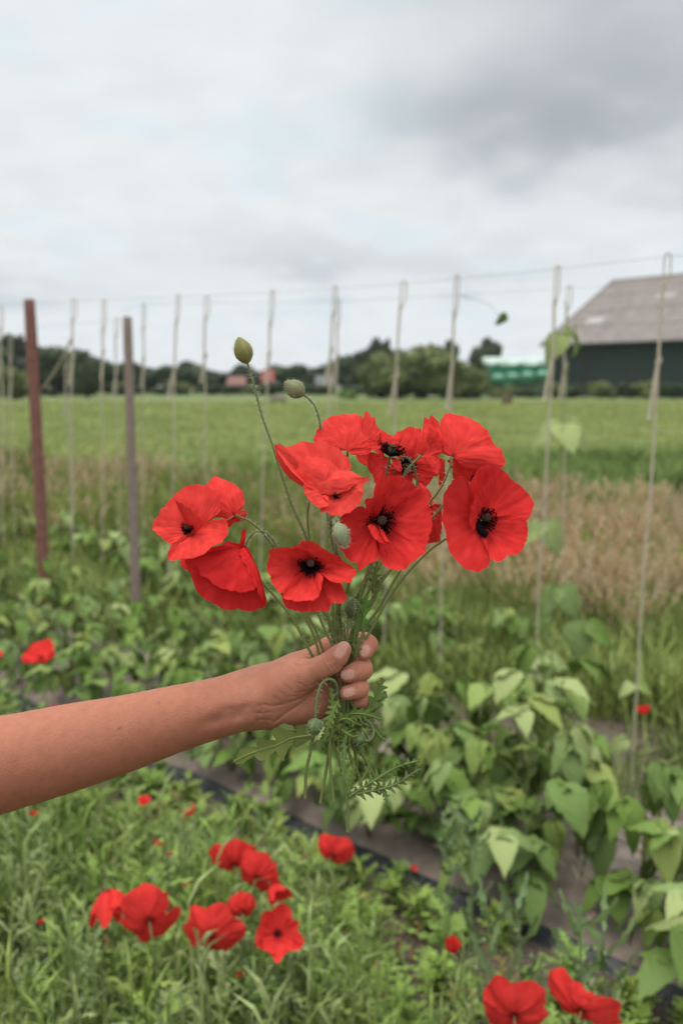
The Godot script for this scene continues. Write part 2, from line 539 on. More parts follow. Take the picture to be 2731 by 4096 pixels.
func build_barn() -> void:
	# long side faces the camera and to its left; the near eave corner is placed by its bearing
	var corner := Vector3(23.6, 0, -110)
	var u := Vector3(0.66, 0, 0.75).normalized()        # along the building, coming nearer to the right
	var v := Vector3(0.75, 0, -0.66).normalized()        # across, away from the camera
	var t := thing("barn", "large barn with a grey brown sheet roof and dark green walls", "barn", corner)
	var eave := 6.0
	var ridge := 14.4
	var half := 14.5
	var length := 42.0
	var at2 := func(a: float, b: float, y: float) -> Vector3: return u * a + v * b + Vector3.UP * y
	var s := Soup.new()
	# walls with sheet ribs
	var wall_m := mat(0.022, 0.036, 0.028, 0.8)
	s.quad(at2.call(0.6, 0.8, -0.1), at2.call(length, 0.8, -0.1), at2.call(length, 0.8, eave + 0.3), at2.call(0.6, 0.8, eave + 0.3), Color.WHITE)
	s.quad(at2.call(0.6, 0.8, -0.1), at2.call(0.6, half * 2 - 0.8, -0.1), at2.call(0.6, half * 2 - 0.8, eave + 0.3), at2.call(0.6, 0.8, eave + 0.3), Color.WHITE)
	s.tri(at2.call(0.6, 0.8, eave + 0.3), at2.call(0.6, half * 2 - 0.8, eave + 0.3), at2.call(0.6, half, ridge - 0.2), Color.WHITE)
	s.quad(at2.call(length, 0.8, -0.1), at2.call(length, half * 2 - 0.8, -0.1), at2.call(length, half * 2 - 0.8, eave + 0.3), at2.call(length, 0.8, eave + 0.3), Color.WHITE)
	s.quad(at2.call(0.6, half * 2 - 0.8, -0.1), at2.call(length, half * 2 - 0.8, -0.1), at2.call(length, half * 2 - 0.8, eave + 0.3), at2.call(0.6, half * 2 - 0.8, eave + 0.3), Color.WHITE)
	var k := 0.6
	while k < length:
		var a: Vector3 = at2.call(k, 0.8, 0)
		s.quad(at2.call(k, 0.8, 0.1), at2.call(k + 0.1, 0.72, 0.1), at2.call(k + 0.1, 0.72, eave), at2.call(k, 0.8, eave), Color.WHITE)
		s.quad(at2.call(k + 0.1, 0.72, 0.1), at2.call(k + 0.2, 0.8, 0.1), at2.call(k + 0.2, 0.8, eave), at2.call(k + 0.1, 0.72, eave), Color.WHITE)
		k += 1.0
	obj("wall", soup_mesh(s), wall_m, t)
	# roof: corrugated sheets on two slopes, each sheet a little apart in tone
	var roof_m := mat(0.29, 0.25, 0.235, 0.85, 0.0, true)
	roof_m.albedo_texture = noise_tex(0.02, Color(0.74, 0.72, 0.7), Color(1, 1, 1), 512, 5, 41)
	roof_m.uv1_triplanar = true
	roof_m.uv1_scale = Vector3(0.06, 0.06, 0.06)
	for side in 2:
		s = Soup.new()
		for c in 42:
			for r in 4:
				var tone := 0.93 + 0.12 * fposmod(sin(c * 12.9 + r * 78.2 + side * 3.1) * 437.5, 1.0)
				var f0 := r / 4.0 - 0.01
				var f1 := (r + 1) / 4.0
				var b0 := lerpf(half, 0.0, f0)
				var b1 := lerpf(half, 0.0, f1)
				var y0 := lerpf(ridge, eave, f0) + 0.02 * (3 - r) * 0.0
				var y1 := lerpf(ridge, eave, f1) + 0.05
				if side == 1:
					b0 = half * 2 - b0
					b1 = half * 2 - b1
				s.quad(at2.call(c, b0, y0), at2.call(c + 1.0, b0, y0), at2.call(c + 1.0, b1, y1), at2.call(c, b1, y1), Color(tone, tone, tone))
		obj("roof_slope", soup_mesh(s), roof_m, t)
	s = Soup.new()
	add_tube(s, PackedVector3Array([at2.call(-0.1, half, ridge + 0.02), at2.call(length, half, ridge + 0.02)]), 0.22, 0.22, 8, Color.WHITE)
	obj("ridge_cap", soup_mesh(s), mat(0.28, 0.25, 0.235, 0.85), t)
	s = Soup.new()
	add_tube(s, PackedVector3Array([at2.call(-0.1, -0.12, eave - 0.02), at2.call(length, -0.12, eave - 0.02)]), 0.14, 0.14, 8, Color.WHITE)
	obj("gutter", soup_mesh(s), mat(0.10, 0.10, 0.095, 0.6), t)
	s = Soup.new()
	add_tube(s, PackedVector3Array([at2.call(-0.05, -0.15, eave), at2.call(-0.05, half, ridge)]), 0.14, 0.14, 6, Color.WHITE)
	add_tube(s, PackedVector3Array([at2.call(-0.05, half * 2 + 0.15, eave), at2.call(-0.05, half, ridge)]), 0.14, 0.14, 6, Color.WHITE)
	obj("verge_board", soup_mesh(s), mat(0.2, 0.18, 0.17, 0.8), t)
	# translucent roof lights
	for q in [[3.0, 0.62, 2.2], [21.0, 0.60, 2.6], [9.0, 0.30, 2.6], [15.5, 0.32, 2.6]]:
		s = Soup.new()
		var bb := lerpf(half, 0, q[1])
		var b2 := lerpf(half, 0, q[1] + 0.09)
		var yy: float = lerpf(ridge, eave, q[1]) + 0.10
		var y2: float = lerpf(ridge, eave, q[1] + 0.09) + 0.10
		s.quad(at2.call(q[0], bb, yy), at2.call(q[0] + q[2], bb, yy), at2.call(q[0] + q[2], b2, y2), at2.call(q[0], b2, y2), Color.WHITE)
		obj("roof_light", soup_mesh(s), mat(0.36, 0.33, 0.32, 0.6) if q[1] > 0.5 else mat(0.31, 0.265, 0.25, 0.7), t)

func build_sheeting() -> void:
	# a long stack under green and white sheeting beside the barn
	var d := 104.0
	var k := d / 2100.0
	var x0 := (1105 - 784.0) * k
	var x1 := (1252 - 784.0) * k
	var t := thing("sheeted_stack", "long stack under green and white sheeting beside the barn", "stack", Vector3(x0, 0, -d))
	var w := x1 - x0
	var top := (880 - 822) * k + 1.55
	var y1 := (880 - 837) * k + 1.55
	var lows := [0.55, 0.45]
	var s := Soup.new()
	# white cover, sagging, with depth
	var n := 24
	var ps := PackedVector3Array()
	var cs := PackedColorArray()
	for j in 6:
		for i in n:
			var u := float(i) / (n - 1)
			var sag := 0.12 * sin(u * 15.0) + 0.1 * sin(u * 37.0)
			var y: float = [top - 0.5, top, y1 + 0.5, y1 + sag, y1 - 0.12 + sag, y1 - 0.25 + sag][j]
			var z: float = [-4.0, -1.6, 0.0, 0.25, 0.3, 0.2][j]
			ps.append(Vector3(u * w, y + 0.08 * sin(u * 9), z + 0.15 * sin(u * 21.0 + j)))
			cs.append(Color.WHITE)
	obj("cover", grid_mesh(ps, n, 6, cs), mat(0.46, 0.55, 0.49, 0.6), t)
	ps = PackedVector3Array()
	cs = PackedColorArray()
	for j in 5:
		for i in 40:
			var u := float(i) / 39
			var hem := 0.3 * absf(sin(u * 9.4))
			var y := lerpf(y1 - 0.1, 1.1 + hem + u * 0.6, j / 4.0)
			ps.append(Vector3(0.6 + u * (w - 0.6), y, 0.34 + 0.12 * sin(u * 19.0 + j * 0.4)))
			cs.append(Color.WHITE)
	obj("side_sheet", grid_mesh(ps, 40, 5, cs), mat(0.015, 0.17, 0.085, 0.5), t)
	for i in 4:
		s = Soup.new()
		var c := Vector3(1.6 + i * 1.65, 2.2 + 0.12 * i, 0.42)
		var ring := []
		for q in 14:
			var a := TAU * q / 14
			ring.append(c + Vector3(cos(a) * 0.72, sin(a) * 0.42, 0.12 + 0.1 * cos(a * 2)))
		for q in 14:
			s.tri(c + Vector3(0, 0, 0.35), ring[q], ring[(q + 1) % 14], Color.WHITE)
		obj("pale_bag", soup_mesh(s), mat(0.20, 0.40, 0.29, 0.6), t)
	s = Soup.new()
	add_box(s, Vector3(0.7, -0.1, -3.8), Vector3(w, y1 - 0.35, -0.25), Color.WHITE)
	obj("load", soup_mesh(s), mat(0.12, 0.16, 0.10, 0.9), t)

# ---------------------------------------------------------------- trellis
func build_trellis() -> void:
	# wire height 1.98; the row runs along the bed
	var fronts := []
	# picture x and y of the top, picture x where it meets the bed plane, and the y where it ends
	var tops := [[1525, 590, 1448, 1830], [1275, 618, 1232, 1560], [1045, 638, 1010, 1520], [921, 652, 880, 1480], [766, 662, 735, 1400], [622, 672, 596, 1330], [471, 686, 474, 1250], [406, 682, 388, 1330], [236, 694, 236, 1290], [166, 692, 168, 1290], [2, 708, 8, 1250]]
	var wire_h := 1.98
	var wire := []
	for k in tops.size():
		var tp: Array = tops[k]
		var kk := 2731.0 / 1568.0
		var a := on_up(tp[0], tp[1], wire_h)
		wire.append(a)
		var d := -(a - EYE).dot(-vf)
		var b := at(tp[2] * kk, tp[3] * kk, d + 0.02)
		var sl: String = ["beige twine hanging past the barn wall and roof, bean vine at its foot", "beige twine with a long loop hanging beside the barn's gable end", "beige twine hanging past the large rounded bush", "beige twine hanging past the large rounded bush", "beige twine hanging between the buds and the large bush", "beige twine hanging close beside the tall upright bud", "beige twine hanging between the shorter post and the tall bud", "beige twine hanging between the shorter post and the tall bud", "beige twine hanging between the two wooden posts", "beige twine hanging between the two wooden posts", "beige twine hanging outside the reddish brown post"][k]
		string_on(a, b, k, sl, "twine strings on the nearer wire")
	var backs := [[1302, 662, 1300, 980, 4.6], [774, 692, 770, 930, 4.9], [328, 700, 322, 1000, 5.6], [265, 735, 266, 1000, 6.0], [150, 800, 152, 960, 6.2], [22, 770, 24, 960, 6.0]]
	var wire2 := []
	for k in backs.size():
		var tp: Array = backs[k]
		var kk := 2731.0 / 1568.0
		var a := at(tp[0] * kk, tp[1] * kk, tp[4])
		var b := at(tp[2] * kk, tp[3] * kk, tp[4])
		b = a + (b - a) * minf(1.0, 1.2)
		b.y = minf(b.y, 0.5)
		if k < 5:
			wire2.append(a)
		string_on(a, b, k + 3, "thin twine hanging from the farther overhead wire", "twine strings on the farther wire")
	var t := thing("overhead_wire", "dark overhead wire carrying the nearer row of twine", "wire", wire[0])
	var pts := [wire[0] + (wire[0] - wire[2]) * 1.2]
	for q in [0, 1, 3, 5, 7, 9]:
		pts.append(wire[q])
	pts.append(wire[9] + (wire[9] - wire[5]))
	var s := Soup.new()
	var path := spline(pts, 60)
	for k in path.size():
		path[k] -= wire[0]
	add_tube(s, path, 0.0007, 0.0007, 5, Color.WHITE)
	obj("strand", soup_mesh(s), mat(0.09, 0.1, 0.12, 0.5), t)
	t = thing("overhead_wire", "faint second wire carrying the farther row of twine", "wire", wire2[0])
	s = Soup.new()
	pts = [wire2[0] + (wire2[0] - wire2[1]), wire2[0], wire2[1], wire2[2], wire2[3], wire2[3] + (wire2[3] - wire2[1]) * 0.6]
	path = spline(pts, 40)
	for k in path.size():
		path[k] -= wire2[0]
	add_tube(s, path, 0.0007, 0.0007, 5, Color.WHITE)
	obj("strand", soup_mesh(s), mat(0.12, 0.13, 0.15, 0.5), t)
	# slanting twine by the post
	var a2 := at(165 * 1.7417, 778 * 1.7417, 4.9)
	var b2 := at(100 * 1.7417, 892 * 1.7417, 5.3)
	t = thing("slanting_twine", "slack twine running slantwise to the reddish brown post", "string", b2)
	s = Soup.new()
	add_tube(s, spline([a2 - b2, (a2 - b2) * 0.5 + Vector3(0, -0.02, 0), Vector3.ZERO], 10), 0.006, 0.007, 7, Color.WHITE)
	obj("strand", soup_mesh(s), mats.twine, t)
	# posts
	post(Vector3(0, 0, 0), 68, 690, 108, 1420, 5.4, 0.0335, Color(0.085, 0.028, 0.02), Color(0.30, 0.14, 0.105), "leaning reddish brown wooden post between the leafy plants", "wooden_post")
	post(Vector3(0, 0, 0), 293, 730, 316, 1500, 5.5, 0.0285, Color(0.13, 0.092, 0.076), Color(0.31, 0.24, 0.20), "shorter greyish brown wooden post between the leafy plants", "wooden_post")

func on_up(px: float, py: float, y: float) -> Vector3:
	return on(px, py, y)

func post(_o: Vector3, x0: float, y0: float, x1: float, y1: float, d: float, r: float, c0: Color, c1: Color, label: String, called: String) -> void:
	var kk := 2731.0 / 1568.0
	var a := at(x0 * kk, y0 * kk, d)
	var b := at(x1 * kk, y1 * kk, d)
	var dir := (b - a)
	b = a + dir * ((a.y + 0.15) / (a.y - b.y))
	var t := thing(called, label, "post", Vector3(b.x, 0, b.z))
	var s := Soup.new()
	var path := PackedVector3Array()
	for k in 25:
		var q := a.lerp(b, k / 24.0)
		path.append(q - t.position)
	var sides := 14
	add_tube(s, path, r * 0.97, r * 1.06, sides, Color.WHITE)
	for k in s.p.size():
		s.p[k] += (rv(0.0012) + Vector3(1, 0, 1) * 0.0035 * noise.get_noise_3d(s.p[k].x * 40, s.p[k].y * 4, s.p[k].z * 40))
	var m := mat(1, 1, 1, 0.85)
	m.albedo_texture = noise_tex(0.03, c0.linear_to_srgb(), c1.linear_to_srgb(), 512, 5, int(x0))
	m.uv1_triplanar = true
	m.uv1_scale = Vector3(6.0, 0.9, 6.0)
	obj("shaft", soup_mesh(s), m, t)
	s = Soup.new()
	var top := a - t.position
	var up := (a - b).normalized()
	var fb := frame_of(up)
	var c := top + up * 0.004
	for k in 14:
		var q0 := TAU * k / 14
		var q1 := TAU * (k + 1) / 14
		s.tri(c, top + (fb.x * cos(q0) + fb.z * sin(q0)) * r * 0.93 + up * 0.002, top + (fb.x * cos(q1) + fb.z * sin(q1)) * r * 0.93 + up * 0.002, Color.WHITE)
	obj("sawn_end", soup_mesh(s), mat(c1.r * 1.2, c1.g * 1.2, c1.b * 1.2, 0.9), t)

func string_on(a: Vector3, b: Vector3, k: int, label: String, group: String) -> void:
	var t := thing("twine_string", label, "string", Vector3(b.x, b.y, b.z), group)
	var L := a.distance_to(b)
	var dn := (b - a) / L
	var o := t.position
	var side := vr * (0.016 if k % 3 else 0.022)
	var s := Soup.new()
	# loop over the wire
	var lp := []
	var ll := 0.11 + 0.03 * (k % 3)
	for q in 17:
		var f := q / 16.0
		var ang := PI * f
		if f < 0.3:
			lp.append(a + dn * (ll * (1 - f / 0.3)) - o)
		elif f < 0.6:
			var g := (f - 0.3) / 0.3 * PI
			lp.append(a + side * (0.5 - 0.5 * cos(g)) - dn * 0.012 * sin(g) - o)
		else:
			lp.append(a + side * (1.0 - 0.7 * maxf(0.0, (f - 0.85) / 0.15)) + dn * (ll * (f - 0.6) / 0.4) - o)
	add_tube(s, spline(lp, 28), 0.0030, 0.0030, 6, Color.WHITE)
	obj("loop", soup_mesh(s), mats.twine, t)
	s = Soup.new()
	var wob := vr * 0.006 * sin(k * 1.7)
	add_tube(s, spline([a + dn * ll * 0.8 - o, a + dn * L * 0.22 + wob + rv(0.004) - o, a + dn * L * 0.4 - wob + rv(0.006) - o, a + dn * L * 0.6 + rv(0.008) - o, a + dn * L * 0.8 - wob + rv(0.008) - o, Vector3.ZERO], 24), 0.0056, 0.0026, 7, Color.WHITE)
	obj("strand", soup_mesh(s), mats.twine, t)
	# the tail tied back along the strand
	s = Soup.new()
	var t0 := 0.19 + 0.02 * (k % 4)
	var tail := vr * (-0.008 - 0.005 * ((k + 1) % 3))
	add_tube(s, spline([a + dn * L * t0 + wob * 0.5 - o, a + dn * L * (t0 + 0.05) + tail * 0.7 + wob * 0.7 - o, a + dn * L * (t0 + 0.11) + tail * 1.5 + wob - o], 10), 0.0046, 0.0075, 7, Color.WHITE)
	obj("tail", soup_mesh(s), mats.twine, t)
	s = Soup.new()
	var kn := a + dn * L * t0 + wob * 0.5 - o
	add_tube(s, spline([kn - dn * 0.014, kn + side * 0.35, kn + dn * 0.016, kn - side * 0.3], 10), 0.0062, 0.0055, 6, Color.WHITE)
	obj("knot", soup_mesh(s), mats.twine, t)

# ---------------------------------------------------------------- grasses
func blades_mesh(sd: int, n: int, h: float, w: float, lean: float, spread: float, seeds := false) -> ArrayMesh:
	var r := RandomNumberGenerator.new()
	r.seed = sd
	var s := Soup.new()
	for k in n:
		var a := r.randf() * TAU
		var o := Vector3(r.randfn() * spread, 0, r.randfn() * spread)
		var d := Vector3(cos(a), 0, sin(a))
		var side := Vector3(-sin(a), 0, cos(a)) * w * r.randf_range(0.6, 1.3)
		var hh := h * r.randf_range(0.55, 1.15)
		var ln := lean * r.randf_range(0.2, 1.2)
		var q1 := o + d * hh * ln * 0.3 + Vector3.UP * hh * 0.55
		var q2 := o + d * hh * ln + Vector3.UP * hh * (1.0 - ln * 0.25)
		var v := r.randf_range(0.72, 1.2)
		var c := Color(v, v, v)
		s.quad(o - side, o + side, q1 + side * 0.8, q1 - side * 0.8, c)
		s.tri(q1 - side * 0.8, q1 + side * 0.8, q2, c)
		if seeds and k % 3 == 0:
			var e := Vector3(r.randfn(), 0.4, r.randfn()).normalized() * 0.02
			for z in 5:
				var q := q1.lerp(q2, 0.5 + z * 0.12)
				s.tri(q, q + e + Vector3.UP * 0.03, q - e + Vector3.UP * 0.035, Color(v * 1.1, v, v * 0.95))
				e = e.rotated(Vector3.UP, 1.3)
	return soup_mesh(s)

func scatter(called: String, label: String, mesh: Mesh, m: Material, spots: Array) -> void:
	# spots: [position, scale, colour]
	var mm := MultiMesh.new()
	mm.transform_format = MultiMesh.TRANSFORM_3D
	mm.use_colors = true
	mm.mesh = mesh
	mm.instance_count = spots.size()
	for k in spots.size():
		var e: Array = spots[k]
		var b := Basis(Vector3.UP, rng.randf() * TAU)
		b = b.rotated(Vector3.RIGHT, rng.randf_range(-0.12, 0.12)).scaled(Vector3.ONE * float(e[1]) * rng.randf_range(0.8, 1.2))
		mm.set_instance_transform(k, Transform3D(b, e[0]))
		mm.set_instance_color(k, e[2])
	var o := MultiMeshInstance3D.new()
	o.name = numbered(called)
	o.multimesh = mm
	o.material_override = m
	add_child(o)
	o.set_meta("label", label)
	o.set_meta("kind", "stuff")

func jit(c: Color, a := 0.2) -> Color:
	var v := rng.randf_range(1 - a, 1 + a)
	return Color(c.r * v * rng.randf_range(0.92, 1.08), c.g * v, c.b * v * rng.randf_range(0.9, 1.1))

func far_z(x: float) -> float:       # back edge of the cultivated plot
	return -5.15 - 0.62 * (-x) * 0.9 if x < 0 else -5.15 + x * 0.45

func build_meadow_grass() -> void:
	var green := Color(0.265, 0.32, 0.075)
	var lush := Color(0.135, 0.185, 0.032)
	var tan := Color(0.58, 0.48, 0.29)
	var pink := Color(0.47, 0.315, 0.19)
	# dry seeding grass behind the plot
	var a := []
	for k in 5200:
		var x := rng.randf_range(-6.5, 5.5)
		var z := far_z(x) - 0.5 - rng.randf() ** 1.2 * 5.5
		var nn := noise.get_noise_2d(x * 0.9, z * 0.9)
		var region := smoothstep(-0.4, 0.7, x) * smoothstep(11.0, 8.5, -z)
		region = maxf(region, 0.55 * smoothstep(-1.2, -2.6, x) * smoothstep(8.0, 10.0, -z))
		region = maxf(region, 0.22)
		var dry := region * smoothstep(-0.32, 0.2, nn)
		if rng.randf() > 0.45 + 0.55 * dry:
			continue
		var c: Color = tan.lerp(pink, rng.randf() * rng.randf() + (0.3 if nn > 0.22 else 0.0)) if rng.randf() < dry * 0.95 else (green if rng.randf() < 0.7 else lush)
		a.append([Vector3(x, 0, z), 0.75 + 0.5 * nn, jit(c)])
	scatter("dry_grass", "dry tan and pinkish seeding grass behind the vegetable plot", blades_mesh(3, 30, 0.52, 0.0032, 0.35, 0.09, true), mats.grass, a)
	# green weeds between
	a = []
	for k in 5200:
		var x := rng.randf_range(-5.5, 4.5)
		var z := far_z(x) + 0.6 - rng.randf() * 3.0
		if x < 0.2:
			z = far_z(x) + 0.5 - rng.randf() * 4.2
		a.append([Vector3(x, 0, z), rng.randf_range(0.6, 1.1), jit(green if rng.randf() < 0.65 else lush, 0.3)])
	scatter("green_weeds", "rank green weeds and grass along the back of the plot", blades_mesh(4, 26, 0.30, 0.0055, 0.6, 0.09), mats.grass, a)
	# meadow sward, with lush tussocks along the ditch
	a = []
	for k in 21000:
		var z := -9.0 - 60.0 * rng.randf() ** 1.9
		var x := rng.randf_range(-0.85, 0.75) * (-z)
		var nn := noise.get_noise_2d(x * 0.22 + 40, z * 0.45)
		a.append([Vector3(x, -0.02, z), 1.0 + 0.5 * nn + maxf(0.0, -z - 30.0) * 0.03, jit(Color(0.335, 0.375, 0.112).lerp(Color(0.21, 0.275, 0.07), smoothstep(0.1, -0.3, nn + 0.6 * noise.get_noise_2d(x * 0.9, z * 0.5 + 9.0))), 0.18)])
	scatter("meadow_grass", "short mown meadow grass spreading to the trees", blades_mesh(5, 40, 0.15, 0.007, 0.7, 0.2), mats.grass, a)
	a = []
	for k in 5200:
		var z := -9.6 - 6.0 * rng.randf()
		var x := rng.randf_range(-0.42, 0.5) * (-z)
		var nn := noise.get_noise_2d(x * 0.3 + 7, z * 0.75 + 3)
		var want := smoothstep(-0.05, 0.22, nn + (0.2 if x > 0.2 else -0.03))
		if rng.randf() > want:
			continue
		a.append([Vector3(x, -0.02, z), 0.55 + (0.95 if x > 0.9 else 0.6) * want, jit(Color(0.145, 0.215, 0.04), 0.2)])
	scatter("lush_grass", "lush darker green grass mounds along the ditch", blades_mesh(6, 40, 0.34, 0.007, 0.8, 0.14), mats.grass, a)

# ---------------------------------------------------------------- leafy plants
func bean_leaf(sd: int, long := 0.1, wide := 0.085) -> ArrayMesh:
	# base at the origin, pointing along +x, upper face +y; pointed oval with a fold along the midrib and a drooping tip
	var r := RandomNumberGenerator.new()
	r.seed = sd
	var p := PackedVector3Array()
	var c := PackedColorArray()
	var n := 11
	var w := 9
	var droop := r.randf_range(0.25, 0.55)
	var fold := r.randf_range(0.15, 0.4)
	for i in n:
		var u := float(i) / (n - 1)
		var half := wide * 0.5 * pow(sin(PI * pow(u, 0.62)), 0.85) * (1.0 - 0.12 * u)
		if i == n - 1:
			half = 0.0004
		for j in w:
			var v := (float(j) / (w - 1)) * 2 - 1
			var x := u * long - absf(v) * long * 0.10 * (1 - u)
			var y := absf(v) * half * fold - droop * long * u * u + 0.0035 * sin(u * 22 + absf(v) * 7) * absf(v)
			p.append(Vector3(x, y + 0.0015 * r.randfn() * absf(v), v * half))
			var t := (1.22 if j == w / 2 else 1.0) * (1.0 + 0.06 * sin(u * 40.0 + absf(v) * 9.0))
			c.append(Color(t, t, t * 0.95))
	return grid_mesh(p, w, n, c)

var leaf_kinds := []
var leaf_mats := []

func leaf_at(parent: Node3D, pos: Vector3, dir: Vector3, size: float, tone: int, up := Vector3.UP) -> void:
	var x := dir.normalized()
	var z := x.cross(up)
	if z.length() < 0.05:
		z = x.cross(Vector3.BACK)
	z = z.normalized()
	var y := z.cross(x)
	var o := obj("leaf", leaf_kinds[rng.randi() % leaf_kinds.size()], leaf_mats[tone % leaf_mats.size()], parent)
	o.transform = Transform3D(Basis(x * size, y * size, z * size), pos)

func bean_plant(called: String, label: String, group: String, base: Vector3, height: float, spread: float, leaves: int, size: float) -> Node3D:
	var t := thing(called, label, "plant", base, group)
	var s := Soup.new()
	var stems := []
	for k in 3:
		var a := rng.randf() * TAU
		var top := Vector3(cos(a) * spread * 0.4, height * rng.randf_range(0.75, 1.0), sin(a) * spread * 0.4)
		var path := spline([Vector3(0, -0.03, 0), top * 0.5 + rv(0.03), top], 8)
		stems.append(path)
		add_tube(s, path, 0.0045, 0.0025, 6, Color(0.12, 0.16, 0.05))
	var trios := maxi(1, leaves / 3)
	for k in trios:
		var path: PackedVector3Array = stems[k % 3]
		var f := 0.25 + 0.75 * float(k) / trios
		var node := path[clampi(int(f * 8), 1, 8)]
		var a := k * 2.4 + rng.randf() * 0.8
		var d := Vector3(cos(a), rng.randf_range(0.1, 0.5), sin(a)).normalized()
		var e := node + d * spread * rng.randf_range(0.45, 0.9)
		add_tube(s, spline([node, node.lerp(e, 0.5) + Vector3.UP * 0.02, e], 5), 0.0018, 0.0014, 5, Color(0.13, 0.18, 0.06), false)
		var dr := rng.randf_range(-1.6, 0.15)
		var out := Vector3(cos(a), dr, sin(a)).normalized()
		var tone := rng.randi()
		leaf_at(t, e, out, size * rng.randf_range(0.65, 1.25), tone)
		for q in [-1.0, 1.0]:
			var a2: float = a + q * 1.35
			leaf_at(t, e - out * 0.012, Vector3(cos(a2), dr + rng.randf_range(-0.3, 0.2), sin(a2)), size * rng.randf_range(0.55, 1.1), tone + (1 if rng.randf() < 0.3 else 0))
	obj("stem", soup_mesh(s), mats.stem, t)
	return t

func strip_sheet(called: String, label: String, t0: float, t1: float, prof: Array, m: Material, wav: float, structure := true) -> void:
	# prof: [across, height] pairs
	var p := PackedVector3Array()
	var c := PackedColorArray()
	var n := 160
	for q in prof:
		for i in n:
			var t := lerpf(t0, t1, float(i) / (n - 1))
			var x: Vector3 = bed_point(t, q[0], q[1])
			x += Vector3(0, 1, 0) * wav * (noise.get_noise_2d(t * 9.0, q[0] * 9.0) + 0.5 * noise.get_noise_2d(t * 31.0, q[0] * 14.0)) * (0.0 if q[1] < 0.0 else 1.0)
			p.append(x)
			c.append(Color.WHITE)
	var o := obj(called, grid_mesh(p, n, prof.size(), c), m)
	tag(o, label, "" if structure else "sheet", "", "structure" if structure else "")

